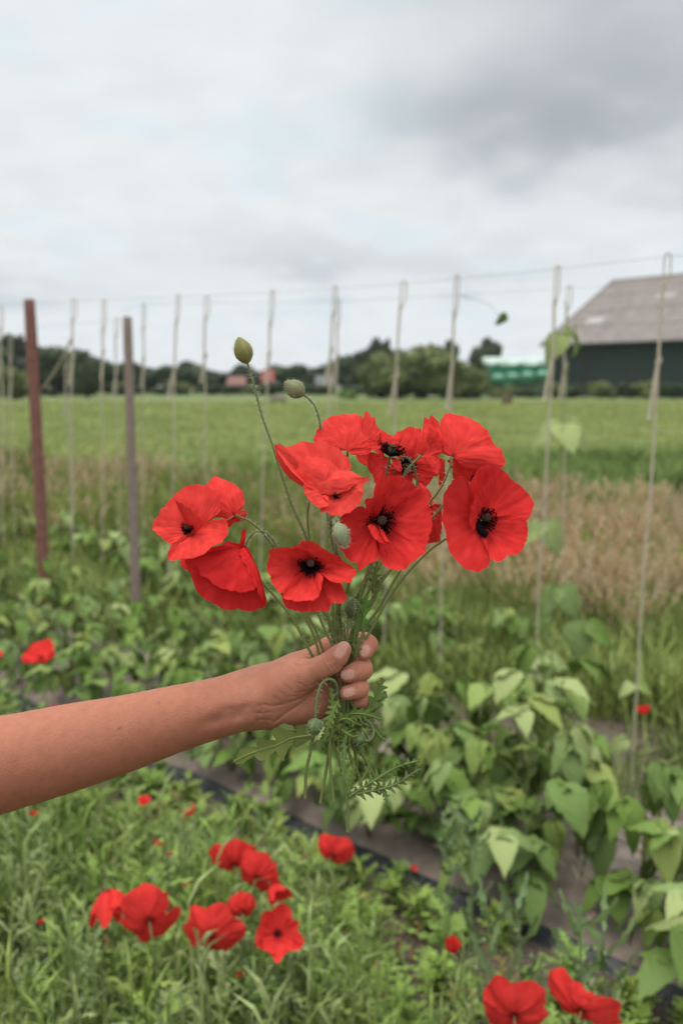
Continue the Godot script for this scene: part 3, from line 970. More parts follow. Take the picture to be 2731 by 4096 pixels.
func build_beds() -> void:
	for k in 5:
		leaf_kinds.append(bean_leaf(50 + k, 0.10 + 0.008 * (k % 3), 0.066 + 0.007 * k))
	for c in [Color(0.155, 0.24, 0.05), Color(0.215, 0.285, 0.078), Color(0.13, 0.205, 0.044), Color(0.28, 0.335, 0.13), Color(0.18, 0.25, 0.085), Color(0.24, 0.29, 0.078), Color(0.15, 0.225, 0.064)]:
		var lm := mat(c.r, c.g, c.b, 0.62, 0.3, true)
		lm.metallic_specular = 0.3
		leaf_mats.append(lm)
	# mulch sheet: weathered grey brown woven film, black plastic hem in front
	var mul := mat(1, 1, 1, 0.7)
	mul.albedo_texture = noise_tex(0.012, lin(0.10, 0.078, 0.06), lin(0.36, 0.28, 0.235), 1024, 6, 17)
	mul.uv1_triplanar = true
	mul.uv1_world_triplanar = true
	mul.uv1_scale = Vector3(0.7, 0.7, 0.7)
	strip_sheet("mulch_sheet", "weathered grey brown mulch sheet over the bean bed", -3.2, 2.4, [[0.03, 0.045], [0.10, 0.085], [0.28, 0.115], [0.45, 0.12], [0.62, 0.115], [0.78, 0.10], [0.88, 0.06], [0.94, -0.02]], mul, 0.016)
	var blk := mat(0.016, 0.018, 0.020, 0.42)
	blk.normal_enabled = true
	blk.normal_texture = noise_tex(0.02, Color.BLACK, Color.WHITE, 512, 4, 19, true, 9.0)
	blk.uv1_triplanar = true
	blk.uv1_world_triplanar = true
	blk.uv1_scale = Vector3(2.5, 2.5, 2.5)
	strip_sheet("black_plastic_edge", "black plastic film edging the front of the bean bed", -3.2, 2.4, [[-0.04, -0.02], [-0.035, 0.012], [-0.02, 0.026], [-0.008, 0.022], [0.005, 0.04], [0.02, 0.05], [0.036, 0.055]], blk, 0.010, false)
	# a second bed behind, to the rear of the first
	strip_sheet("mulch_sheet", "weathered mulch sheet over the rear bed by the posts", -3.6, -0.3, [[1.35, -0.02], [1.4, 0.06], [1.7, 0.1], [2.0, 0.1], [2.2, 0.05], [2.24, -0.02]], mul, 0.016)
	var wd := []
	for k in 420:
		wd.append([bed_point(rng.randf_range(-2.6, 1.7), rng.randf_range(0.6, 1.5), 0.05), rng.randf_range(0.4, 1.0), jit(Color(0.17, 0.22, 0.05), 0.3)])
	wd = wd.filter(func(e): return noise.get_noise_2d(e[0].x * 1.5, e[0].z * 1.5) > -0.05)
	scatter("bed_weeds", "green weeds growing along the back of the bean bed", blades_mesh(14, 22, 0.22, 0.005, 0.8, 0.07), mats.grass, wd)
	# straw litter on the sheet
	var st := Soup.new()
	for k in 900:
		var q := bed_point(rng.randf_range(-1.6, 1.7), rng.randf_range(0.05, 0.9), 0.135)
		var a := rng.randf() * TAU * 0.2 + 0.6
		var d := Vector3(cos(a), rng.randf_range(-0.05, 0.15), sin(a)) * rng.randf_range(0.03, 0.10)
		var sd := Vector3(-d.z, 0, d.x).normalized() * rng.randf_range(0.0012, 0.003)
		var v := rng.randf_range(0.7, 1.2)
		st.quad(q - sd, q + sd, q + d + sd, q + d - sd, Color(0.40 * v, 0.31 * v, 0.22 * v))
	var so := obj("straw", soup_mesh(st), mats.grass)
	tag(so, "pale straw litter lying on the mulch sheet", "", "", "stuff")
	# bean plants of the front bed, near to far
	for q in [[1.42, 0.52, 0.55, 1.15], [1.12, 0.35, 0.5, 1.15], [0.70, 0.33, 0.55, 1.2], [0.66, 0.6, 0.62, 1.05], [0.44, 0.36, 0.5, 1.1], [0.17, 0.4, 0.42, 1.0], [0.02, 0.62, 0.45, 0.95], [-0.12, 0.35, 0.36, 0.95], [-0.32, 0.55, 0.42, 0.9], [-0.5, 0.3, 0.36, 0.9], [-0.62, 0.66, 0.42, 0.9], [-0.85, 0.4, 0.4, 0.9], [-1.05, 0.6, 0.42, 0.9], [-1.3, 0.4, 0.4, 0.9], [-1.55, 0.62, 0.42, 0.9], [0.58, 0.16, 0.42, 1.15], [-0.95, 0.78, 0.4, 0.9], [-1.18, 0.22, 0.36, 0.9], [-1.42, 0.75, 0.42, 0.9], [-1.8, 0.4, 0.42, 0.9], [-2.05, 0.6, 0.42, 0.9], [0.9, 0.2, 0.45, 1.2], [1.3, 0.14, 0.38, 1.1], [0.36, 0.1, 0.36, 1.05], [1.0, 0.62, 0.42, 1.0], [0.28, 0.2, 0.4, 1.05], [0.05, 0.25, 0.34, 0.95], [-0.4, 0.15, 0.3, 0.9], [-0.75, 0.2, 0.34, 0.9], [-0.08, 0.12, 0.3, 0.9], [0.56, 0.4, 0.5, 1.1], [1.5, 0.62, 0.5, 1.05], [-0.16, 0.5, 0.4, 0.95], [1.0, 0.1, 0.36, 1.1], [0.74, 0.08, 0.4, 1.15], [0.48, 0.08, 0.4, 1.1], [0.15, 0.1, 0.32, 1.0], [1.55, 0.3, 0.5, 1.1], [-0.6, 0.1, 0.28, 0.9], [-0.28, 0.22, 0.3, 0.9]]:
		var rowl := "leafy bean plant in the row beside the black plastic edge" if q[1] < 0.45 else "leafy bean plant in the row under the hanging twine"
		bean_plant("bean_plant", rowl, "bean plants in the front bed", bed_point(q[0], q[1], 0.1), q[2], 0.2, 57, q[3] * 0.94)
	# plants of the rear bed by the posts
	for k in 24:
		var b := bed_point(-3.2 + k * 0.145 + rng.randf() * 0.06, 1.55 + 0.45 * rng.randf(), 0.08)
		bean_plant("leafy_plant", "pale leafy plant in the rear bed by the wooden posts", "leafy plants in the rear bed", b, rng.randf_range(0.3, 0.5), 0.19, 48, 0.92)
	for k in 18:
		var b := bed_point(-0.3 - k * 0.15, 1.05 + 0.3 * rng.randf(), 0.02)
		bean_plant("young_plant", "young leafy plant between the two beds", "young plants between the beds", b, rng.randf_range(0.2, 0.32), 0.15, 18, 0.85)
	# vines climbing the two nearest strings
	vine("climbing_vine", "sparse bean vine climbing the twine before the barn roof", [[1296, 690, 4.3], [1305, 780, 4.25], [1292, 1000, 4.1], [1285, 1130, 4.0], [1270, 1300, 3.85], [1255, 1500, 3.7], [1235, 1680, 3.6], [1215, 1800, 3.5]], [[1300, 765, 1.5, -0.3, -1, 1], [1292, 770, -0.8, -1.0, 0, 3], [1318, 758, 0.6, -1.0, -1, 1], [1285, 975, -1, -0.45, 0.2, 3], [1297, 975, 1, -0.8, 0.2, 3], [1290, 978, 0.2, -0.6, 0.8, 3], [1245, 1205, -1, -0.7, 0.2, 3], [1250, 1200, 0.6, -1, 0.3, 3], [1278, 1350, -0.6, -0.8, 0.3, 4], [1285, 1350, 0.7, -0.9, 0.3, 4], [1325, 1430, 0.1, -1, 0.3, 4], [1345, 1435, 1, -0.6, 0.2, 2], [1250, 1510, 1, -0.2, 0, 3], [1240, 1515, -1, -0.2, 0, 3], [1210, 1545, 1, -0.1, 0.4, 3], [1190, 1590, -1, -0.1, 0.4, 3], [1250, 1590, 1, -0.2, 0.3, 3], [1160, 1680, -0.4, -1, 0, 1], [1310, 1690, 0.3, -1, 0, 0]], 1.45)
	vine("climbing_vine", "short bean vine on the twine beside the dry grass", [[1480, 1330, 3.35], [1462, 1560, 3.3], [1445, 1700, 3.25], [1440, 1850, 3.2]], [[1460, 1570, 0.6, -0.3, 0, 1], [1450, 1570, -0.5, -0.2, 0.3, 3], [1440, 1700, -1, -0.25, 0.1, 3], [1430, 1700, -0.9, -0.5, 0.2, 3], [1445, 1850, -0.3, -1, 0.1, 1], [1450, 1850, 0.8, -0.8, 0.1, 0]], 1.1)
	var kk := 2731.0 / 1568.0
	var tp := at(1135 * kk, 726 * kk, 3.9)
	var t := thing("vine_tip", "thin vine shoot with one small leaf reaching along the wire", "vine", tp)
	var s := Soup.new()
	var pth := []
	for q in [[1048, 675], [1068, 682], [1100, 690], [1128, 705], [1150, 735], [1142, 750]]:
		pth.append(at(q[0] * kk, q[1] * kk, 3.85) - tp)
	add_tube(s, spline(pth, 20), 0.0012, 0.0009, 5, Color(0.16, 0.2, 0.08))
	obj("stem", soup_mesh(s), mats.stem, t)
	leaf_at(t, at(1160 * kk, 722 * kk, 3.85) - tp, Vector3(-0.7, -1.0, 0.1), 0.55, 0, Vector3(0.7, 0.3, 0.6))
	leaf_at(t, at(1064 * kk, 680 * kk, 3.85) - tp, Vector3(0.9, -0.2, 0.1), 0.25, 0)

func vine(called: String, label: String, path: Array, leaves: Array, size: float) -> void:
	var kk := 2731.0 / 1568.0
	var pts := []
	for q in path:
		pts.append(at(q[0] * kk, q[1] * kk, q[2]))
	var t := thing(called, label, "vine", pts[-1])
	for k in pts.size():
		pts[k] -= t.position
	var s := Soup.new()
	add_tube(s, spline(pts, 60), 0.0022, 0.0035, 6, Color(0.14, 0.19, 0.07))
	for l in leaves:
		var best := 0
		for k in path.size():
			if absf(path[k][1] - l[1]) < absf(path[best][1] - l[1]):
				best = k
		var q := at(l[0] * kk, l[1] * kk, path[best][2] - 0.03) - t.position
		var from: Vector3 = pts[best]
		add_tube(s, spline([from, from.lerp(q, 0.5) + Vector3.UP * 0.02, q], 5), 0.0014, 0.0012, 5, Color(0.14, 0.19, 0.07), false)
		leaf_at(t, q, Vector3(l[2], l[3], l[4] + 0.15), size * (1.0 if l[1] < 1480 else 0.62) * rng.randf_range(0.9, 1.1), l[5], Vector3(0.0, 0.75, 0.65))
	obj("stem", soup_mesh(s), mats.stem, t)

# ---------------------------------------------------------------- feathery poppy foliage
func lobed_leaf(s: Soup, path: PackedVector3Array, nrm: Vector3, wide: float, lobes: int, col: Color, sd: int, jag := 0.5, fine := 7, core := 0.16, slim := 1.0) -> void:
	# a pinnate leaf: a blade along the midrib whose outline swells into forward pointing lobes
	var r := RandomNumberGenerator.new()
	r.seed = sd
	var n := path.size()
	var steps_n := lobes * fine
	var amp := []
	for k in lobes * 2 + 4:
		amp.append([r.randf_range(0.7, 1.25), r.randf_range(-0.4, 0.5), r.randf_range(0.85, 1.15)])
	var last := [-1, -1, -1]
	for k in steps_n + 1:
		var f := float(k) / steps_n
		var x := f * (n - 1)
		var i := mini(int(x), n - 2)
		var q := path[i].lerp(path[i + 1], x - i)
		var d := (path[i + 1] - path[i]).normalized()
		var o := d.cross(nrm).normalized()
		var env := (0.30 + 0.70 * sin(PI * pow(f, 0.75))) * (1.0 - 0.25 * f)
		if k == steps_n:
			env = 0.02
		var now := []
		for e in 3:
			if e == 1:
				now.append(s.v(q, Color(col.r * 1.12, col.g * 1.1, col.b * 1.1)))
				continue
			var side := -1.0 if e == 0 else 1.0
			var ph := f * lobes + (0.0 if e == 0 else 0.22)
			var li := int(ph)
			var p := ph - li
			var a: Array = amp[(li * 2 + e / 2) % amp.size()]
			var sh := pow(p / 0.62, 1.15) if p < 0.62 else pow((1.0 - p) / 0.38, 0.85)
			sh = pow(sh, slim)
			sh += jag * 0.16 * absf(sin(p * 9.4))
			var w := wide * env * (core + (1.0 - core) * sh * float(a[0]))
			var c := Color(col.r * a[2], col.g * a[2], col.b * a[2])
			now.append(s.v(q + o * side * w + d * w * 0.55 + nrm * w * float(a[1]), c))
		if k > 0:
			for e in 2:
				s.i.append_array([last[e], last[e + 1], now[e], last[e + 1], now[e + 1], now[e]])
		last = now

func poppy_clump(sd: int, stems_n: int, h: float, out: float, long: float, wide: float) -> ArrayMesh:
	var r := RandomNumberGenerator.new()
	r.seed = sd
	var s := Soup.new()
	for k in stems_n:
		var a := r.randf() * TAU
		var d := Vector3(cos(a), 0, sin(a))
		var hh := h * r.randf_range(0.55, 1.1)
		var top := d * hh * out * r.randf_range(0.1, 0.8) + Vector3.UP * hh
		var stem := spline([d * 0.01, top * 0.5 + d * 0.012, top], 6)
		add_tube(s, stem, 0.0019, 0.0012, 4, Color(1.05, 1.02, 1.1), false)
		for q in 9:
			var f := r.randf_range(0.12, 1.0)
			var o := stem[clampi(int(f * 6), 0, 6)]
			var b := r.randf() * TAU
			var e := Vector3(cos(b), r.randf_range(0.5, 1.6), sin(b)).normalized()
			var ln := long * r.randf_range(0.6, 1.25) * (1.15 - 0.5 * f)
			var path := spline([o, o + e * ln * 0.55, o + e * ln * 0.9 + Vector3(cos(b), -0.15, sin(b)) * ln * 0.3], 4)
			var v := r.randf_range(0.75, 1.25)
			var nr := (Vector3.UP * 0.6 - Vector3(cos(b), 0, sin(b)) * 0.6 + Vector3(r.randfn(), r.randfn(), r.randfn()) * 0.3).normalized()
			lobed_leaf(s, path, nr, wide * r.randf_range(0.7, 1.25), 4, Color(v, v * r.randf_range(0.95, 1.05), v), sd * 100 + k * 10 + q, 0.0, 4, 0.10, 1.6)
	return soup_mesh(s)

func stalk_clump(sd: int, n: int, h: float) -> ArrayMesh:
	# upright hairy stalks with slim strap leaves
	var r := RandomNumberGenerator.new()
	r.seed = sd
	var s := Soup.new()
	for k in n:
		var a := r.randf() * TAU
		var d := Vector3(cos(a), 0, sin(a))
		var hh := h * r.randf_range(0.6, 1.1)
		var o := d * r.randf() * 0.04
		var top := o + d * hh * 0.12 + Vector3.UP * hh
		add_tube(s, spline([o, o.lerp(top, 0.5) + d * 0.01, top], 5), 0.0022, 0.0014, 4, Color(1.0, 1.0, 0.95), false)
		for q in 10:
			var b := r.randf() * TAU
			var e := Vector3(cos(b), r.randf_range(0.9, 2.2), sin(b)).normalized()
			var f := o.lerp(top, r.randf_range(0.25, 1.0))
			var ln := r.randf_range(0.025, 0.06)
			var sd0 := e.cross(Vector3(r.randfn(), r.randfn(), r.randfn())).normalized() * r.randf_range(0.0014, 0.0030)
			var v := r.randf_range(0.8, 1.2)
			var c := Color(v, v, v)
			var m := f + e * ln * 0.55
			var tip := f + e * ln + Vector3(cos(b), 0, sin(b)) * ln * 0.35
			s.quad(f - sd0 * 0.5, f + sd0 * 0.5, m + sd0, m - sd0, c)
			s.tri(m - sd0, m + sd0, tip, c)
	return soup_mesh(s)

func in_front(q: Vector3) -> float:      # metres in front of the bed edge
	var d := (bed_line(1) - bed_line(0)).normalized()
	var nrm := Vector3(d.z, 0, -d.x)
	return -(q - bed_line(0)).dot(nrm)

func build_poppy_bed() -> void:
	var mid := Color(0.205, 0.29, 0.064)
	var pale := Color(0.27, 0.335, 0.13)
	var deep := Color(0.15, 0.23, 0.046)
	var a := []
	var b := []
	var c := []
	var k := 0
	while k < 9500:
		k += 1
		var q := Vector3(rng.randf_range(-2.9, 1.3), 0, rng.randf_range(-4.9, -0.55))
		var f := in_front(q)
		if f < 0.16:
			continue
		# a bare lane of soil runs beside the plastic edge
		var lane := smoothstep(0.26, 0.72, f + 0.34 * noise.get_noise_2d(q.x * 2.0, q.z * 2.0))
		var bare := smoothstep(0.1, 0.45, noise.get_noise_2d(q.x * 1.6 + 3.0, q.z * 1.6))
		if rng.randf() > lane * (1.0 - 0.9 * bare) * 0.9 + 0.04:
			continue
		if q.x > 0.02 and rng.randf() < 0.6:
			continue
		var sz := lerpf(0.5, 1.1, smoothstep(0.15, 0.9, f)) * rng.randf_range(0.65, 1.2)
		q.y = 0.01
		var col := jit(mid if rng.randf() < 0.6 else (pale if rng.randf() < 0.6 else deep), 0.22)
		var w := rng.randf()
		if w < 0.42:
			a.append([q, sz, col])
		elif w < 0.62:
			b.append([q, sz, col])
		else:
			c.append([q, sz, jit(pale if rng.randf() < 0.5 else mid, 0.22)])
	scatter("poppy_leaves", "feathery green leaves filling the poppy bed", poppy_clump(1, 5, 0.34, 0.45, 0.08, 0.0125), mats.leaf, a)
	scatter("poppy_leaves", "broader jagged green leaves filling the poppy bed", poppy_clump(2, 5, 0.27, 0.7, 0.09, 0.017), mats.leaf, b)
	scatter("poppy_stalks", "upright hairy stalks with slim leaves in the poppy bed", stalk_clump(3, 8, 0.38), mats.leaf, c)
	# withered bits: small rusty leaves low between the stalks
	a = []
	for q in 110:
		var p := Vector3(rng.randf_range(-1.4, 0.6), 0.02, rng.randf_range(-2.9, -1.2))
		if in_front(p) > 0.3:
			a.append([p, rng.randf_range(0.5, 0.9), jit(Color(0.26, 0.14, 0.06), 0.35)])
	scatter("withered_leaves", "rusty withered leaves low between the poppy stalks", poppy_clump(7, 2, 0.24, 0.5, 0.06, 0.012), mats.leaf, a)
	# small weeds creeping over the bare lane
	a = []
	for q in 640:
		var t := rng.randf_range(-1.7, 1.6)
		var p := bed_point(t, -rng.randf_range(0.06, 0.7), 0.015)
		a.append([p, rng.randf_range(0.2, 0.75), jit(mid, 0.3)])
	scatter("seedlings", "small green seedlings on the bare soil lane", poppy_clump(8, 3, 0.22, 0.9, 0.12, 0.03), mats.leaf, a)
	ground_poppies()
	weeds()

func bed_poppy(px: float, py: float, wpx: float, hgt: float, axis: Vector3, open: float, label: String, group: String, sd: int, ragged := 0.0, called := "poppy") -> void:
	var c := on(px, py, hgt)
	var d := (c - EYE).dot(vf)
	var R := wpx / 2100.0 * d * 0.62
	var t := thing(called, label, "poppy", Vector3(c.x, 0, c.z), group)
	var o := t.position
	var r := RandomNumberGenerator.new()
	r.seed = sd
	var ax := axis.normalized()
	var fb := frame_of(ax)
	var cen := c - ax * R * 0.25 - o
	for k in 4:
		var ang := k * PI / 2 + r.randf_range(-0.25, 0.25) + sd
		var op := open * r.randf_range(0.85, 1.15)
		var len := R * (1.12 if k % 2 else 1.0) * r.randf_range(0.9, 1.1)
		var rim := []
		for q in 9:
			var f := (q / 8.0) * 2 - 1
			var aa := ang + f * (1.3 if k % 2 else 1.12)
			var ll := len * (0.45 + 0.55 * pow(maxf(0.0, cos(f * 1.35)), 0.42)) * (1.0 + r.randf_range(-0.16, 0.1) * (0.9 + ragged))
			var out := fb.x * cos(aa) + fb.z * sin(aa)
			rim.append(cen + out * ll * sin(op) + ax * ll * cos(op) + ax * r.randf_range(-0.1, 0.1) * len - Vector3.UP * ll * 0.2 * ragged)
		obj("petal", petal_mesh(cen, rim, 0.16 * (1.0 if k % 2 else 1.2), 0.0030, sd * 7 + k, 22, 9, 0.12, ax * -1.0), mats.petal, t)
	center_at(t, cen + ax * 0.003, ax, R * 18.0 if R * 18.0 < 0.9 else 0.9)
	var s := Soup.new()
	var foot := Vector3(r.randf_range(-0.08, 0.08), 0, r.randf_range(-0.08, 0.08))
	add_tube(s, spline([cen - ax * 0.002, cen - ax * 0.05 - Vector3.UP * 0.01, (cen - ax * 0.07).lerp(foot, 0.35), foot], 14), 0.0012, 0.002, 5, Color(0.13, 0.17, 0.07))
	obj("stem", soup_mesh(s), mats.stem, t)

func ground_poppies() -> void:
	var back := Vector3(0.1, 0.45, -0.9)
	var g := "poppies blooming in the bed"
	bed_poppy(535, 1973, 92, 0.55, Vector3(-0.25, 0.4, -0.8), 1.1, "red poppy tipped back, touching the wide poppy beside it", "", 1)
	bed_poppy(595, 2005, 92, 0.54, Vector3(0.2, 0.25, -0.85), 1.1, "round cupped red poppy at the head of the poppy cluster", "", 2)
	bed_poppy(628, 2042, 62, 0.52, Vector3(0.5, -0.35, 0.5), 0.7, "small nodding red poppy with a dark centre hanging below the cluster", "", 3, 0.4)
	bed_poppy(766, 1957, 76, 0.5, Vector3(0.3, 0.2, -0.85), 1.1, "lone round red poppy under the longest cut stem", "", 4)
	bed_poppy(340, 2100, 116, 0.57, Vector3(-0.3, 0.22, -0.85), 1.1, "broad flat red poppy beside the ragged one", "", 5, 0.2)
	bed_poppy(250, 2058, 100, 0.58, Vector3(0.25, -0.75, 0.5), 0.75, "ragged drooping red poppy with its dark centre showing below", "", 6, 1.1)
	bed_poppy(487, 2130, 124, 0.58, Vector3(0.1, 0.2, -0.9), 1.1, "largest red poppy of the bed with scalloped lower petals", "", 7, 0.25)
	bed_poppy(553, 2085, 74, 0.56, Vector3(-0.2, 0.3, -0.85), 1.1, "small bright red poppy overlapping the largest one", "", 8)
	bed_poppy(638, 2143, 98, 0.56, Vector3(0.15, 0.5, 0.8), 1.15, "open crinkled red poppy with dark centre facing outwards", "", 9, 0.3)
	bed_poppy(1035, 2180, 62, 0.5, Vector3(0.15, 0.95, 0.15), 0.5, "narrow half closed red poppy beside the bean leaves", "", 10)
	bed_poppy(1180, 2310, 142, 0.62, Vector3(0.15, 0.28, -0.85), 1.1, "wide red poppy behind a slim green stalk near the plastic edge", "", 11, 0.25)
	bed_poppy(1340, 2300, 138, 0.60, Vector3(0.4, 0.3, -0.75), 1.15, "red poppy with split petals among pale green stalks", "", 12, 0.9)
	bed_poppy(92, 1503, 66, 0.62, Vector3(-0.15, 0.9, 0.3), 1.25, "flat red poppy standing before the pale leafy plants", "", 13)
	bed_poppy(-8, 1505, 30, 0.62, Vector3(0.1, 0.9, 0.3), 1.1, "red poppy beside the flat one before the leafy plants", "", 14)
	var lab := "small red poppy far down in the green bed"
	for q in [[332, 1838, 30, 0.45], [437, 1867, 42, 0.42], [362, 1938, 26, 0.45], [390, 1960, 16, 0.42], [430, 2030, 20, 0.4], [75, 1868, 22, 0.5], [95, 2118, 22, 0.42], [552, 2241, 22, 0.42], [832, 2060, 18, 0.3], [1480, 1635, 36, 0.5], [125, 1628, 24, 0.5], [950, 1995, 16, 0.25], [665, 2190, 18, 0.3]]:
		bed_poppy(q[0], q[1], q[2], q[3], Vector3(rng.randf_range(-0.5, 0.5), 0.7, rng.randf_range(-0.6, 0.6)), rng.randf_range(0.6, 1.1), lab, "small poppies scattered in the bed", 20 + int(q[0]), 0.4)
	# nodding buds on hooked stalks
	for q in [[345, 1955, 0.45], [345, 2010, 0.45], [205, 1925, 0.4], [640, 2095, 0.45], [108, 2200, 0.4], [625, 2240, 0.45], [420, 2260, 0.5], [700, 2230, 0.35], [560, 2200, 0.4], [190, 2290, 0.45]]:
		var c := on(q[0], q[1], q[2])
		var t := thing("nodding_bud", "pale green poppy bud nodding on a hooked hairy stalk", "bud", Vector3(c.x, 0, c.z), "nodding buds in the bed")
		var h := c - t.position
		var sd := rng.randf_range(-0.03, 0.03)
		var s := Soup.new()
		add_tube(s, spline([h, h + Vector3(0.004, 0.03, 0), h + Vector3(0.02, 0.045, 0), h + Vector3(0.038, 0.02, 0), h + Vector3(0.045, -0.12, 0), Vector3(0.05 + sd, 0, sd)], 20), 0.0013, 0.0018, 5, Color(0.17, 0.21, 0.10))
		obj("stalk", soup_mesh(s), mats.stem, t)
		bud_at(t, h, Vector3(0.1, -1, 0.05), 0.016, 0.0055, Color(0.16, 0.21, 0.10), 30 + int(q[0]))

func weeds() -> void:
	# pale stalks with slim upright leaves beside the plastic edge
	var k := 0
	for q in [[1075, 2250, 1890, 0.55], [1120, 2310, 2110, 0.62], [1185, 2330, 2090, 0.6], [1330, 2345, 2130, 0.62], [1385, 2340, 2140, 0.62], [1025, 2060, 1900, 0.45]]:
		k += 1
		var top := on(q[0], q[2], q[3])
		var t := thing("flower_stalk", "pale green stalk with slim upturned leaves beside the black plastic edge", "plant", Vector3(top.x, 0, top.z), "pale stalks beside the plastic edge")
		var h := top - t.position
		var s := Soup.new()
		var path := spline([h, h * 0.6 + Vector3(0.01, 0, 0.01), Vector3(rng.randf_range(-0.03, 0.03), 0, 0.02)], 16)
		add_tube(s, path, 0.002, 0.0035, 6, Color(0.17, 0.22, 0.10))
		obj("stalk", soup_mesh(s), mats.stem, t)
		for z in 13:
			var f := clampi(int(z * 0.75), 0, 15)
			var a := z * 2.4 + k
			var d := Vector3(cos(a), rng.randf_range(0.5, 1.4), sin(a)).normalized()
			var ln := rng.randf_range(0.045, 0.075)
			var l := Soup.new()
			var p0 := path[f]
			lobed_leaf(l, spline([p0, p0 + d * ln * 0.6, p0 + d * ln + Vector3.UP * ln * 0.35], 6), (vf * -1.0 + rv(0.5)).normalized(), 0.010, 3, jit(Color(0.145, 0.205, 0.085), 0.15), z + k * 20, 0.1, 5, 0.3)
			obj("leaf", soup_mesh(l), mats.leaf, t)
		for z in 2:
			var p1 := path[1 + z * 2] + Vector3(rng.randf_range(-0.03, 0.03), -0.01, 0.01)
			bud_at(t, p1, Vector3(rng.randf_range(-0.5, 0.5), -1, 0.2), 0.012, 0.004, Color(0.17, 0.22, 0.11), k * 5 + z)

# ---------------------------------------------------------------- poppy pieces
func petal_mesh(B: Vector3, rim: Array, bulge: float, crk: float, sd: int, M := 56, K := 18, blotch := 0.0, face := Vector3.ZERO, tone := 1.0) -> ArrayMesh:
	var R := spline(rim, M - 1)
	var nrm := Vector3.ZERO
	for i in M - 1:
		nrm += (R[i] - B).cross(R[i + 1] - B)
	nrm = nrm.normalized()
	var f := face if face != Vector3.ZERO else -vf
	if nrm.dot(f) < 0:
		nrm = -nrm
	var p := PackedVector3Array()
	var c := PackedColorArray()
	var so := sd * 17.3
	var arc := PackedFloat32Array()
	arc.resize(M)
	for i in range(1, M):
		arc[i] = arc[i - 1] + R[i].distance_to(R[i - 1]) * 100.0
	for j in K:
		var v := float(j) / (K - 1)
		for i in M:
			var w := arc[i]                 # along the rim, in centimetres
			var e := R[i] - B
			var L := e.length()
			var edge := (noise.get_noise_2d(w * 1.3 + so, 3.0) * 0.0016 + noise.get_noise_2d(w * 4.5 + so, 9.0) * 0.0006) * v * v
			var q := B + e * (v + edge / maxf(L, 0.004))
			q += nrm * bulge * L * sin(PI * pow(v, 0.8)) * 0.9
			var x := q * 100.0
			var fold := noise.get_noise_3d(x.x * 0.22 + so, x.y * 0.22, x.z * 0.22) * 0.9 + noise.get_noise_2d(w * 0.55 + so, v * 1.6) * 0.9
			fold += noise.get_noise_2d(w * 2.2 + so, v * 2.6 + 50.0) * 0.75 * v + (1.0 - absf(noise.get_noise_2d(w * 0.8 + so + 30.0, v * 2.2 + w * 0.3)) * 5.0) * 0.12 * v
			fold += noise.get_noise_2d(w * 7.0 + so, v * 5.0) * 0.16 * v
			q += nrm * crk * fold * smoothstep(0.0, 0.7, v)
			p.append(q)
			var vein := 1.0 + 0.11 * noise.get_noise_2d(w * 9.0 / maxf(v, 0.15) * v + so, v * 2.0) + 0.14 * noise.get_noise_2d(w * 0.7 + so, v * 3.0)
			var col := Color(0.67 * vein * tone, 0.043 * vein * vein * pow(tone, 4.0), 0.038 * vein * vein * pow(tone, 3.0))
			if blotch > 0.0:
				var bl := smoothstep(blotch * 1.25, blotch * 0.6, v + 0.05 * noise.get_noise_2d(w * 2.0 + so, 1.0))
				col = col.lerp(Color(0.012, 0.004, 0.008), bl)
				col = col.lerp(Color(0.30, 0.008, 0.012), 0.5 * smoothstep(blotch * 2.4, blotch * 1.1, v) * (1.0 - bl))
			c.append(col)
	return grid_mesh(p, M, K, c)

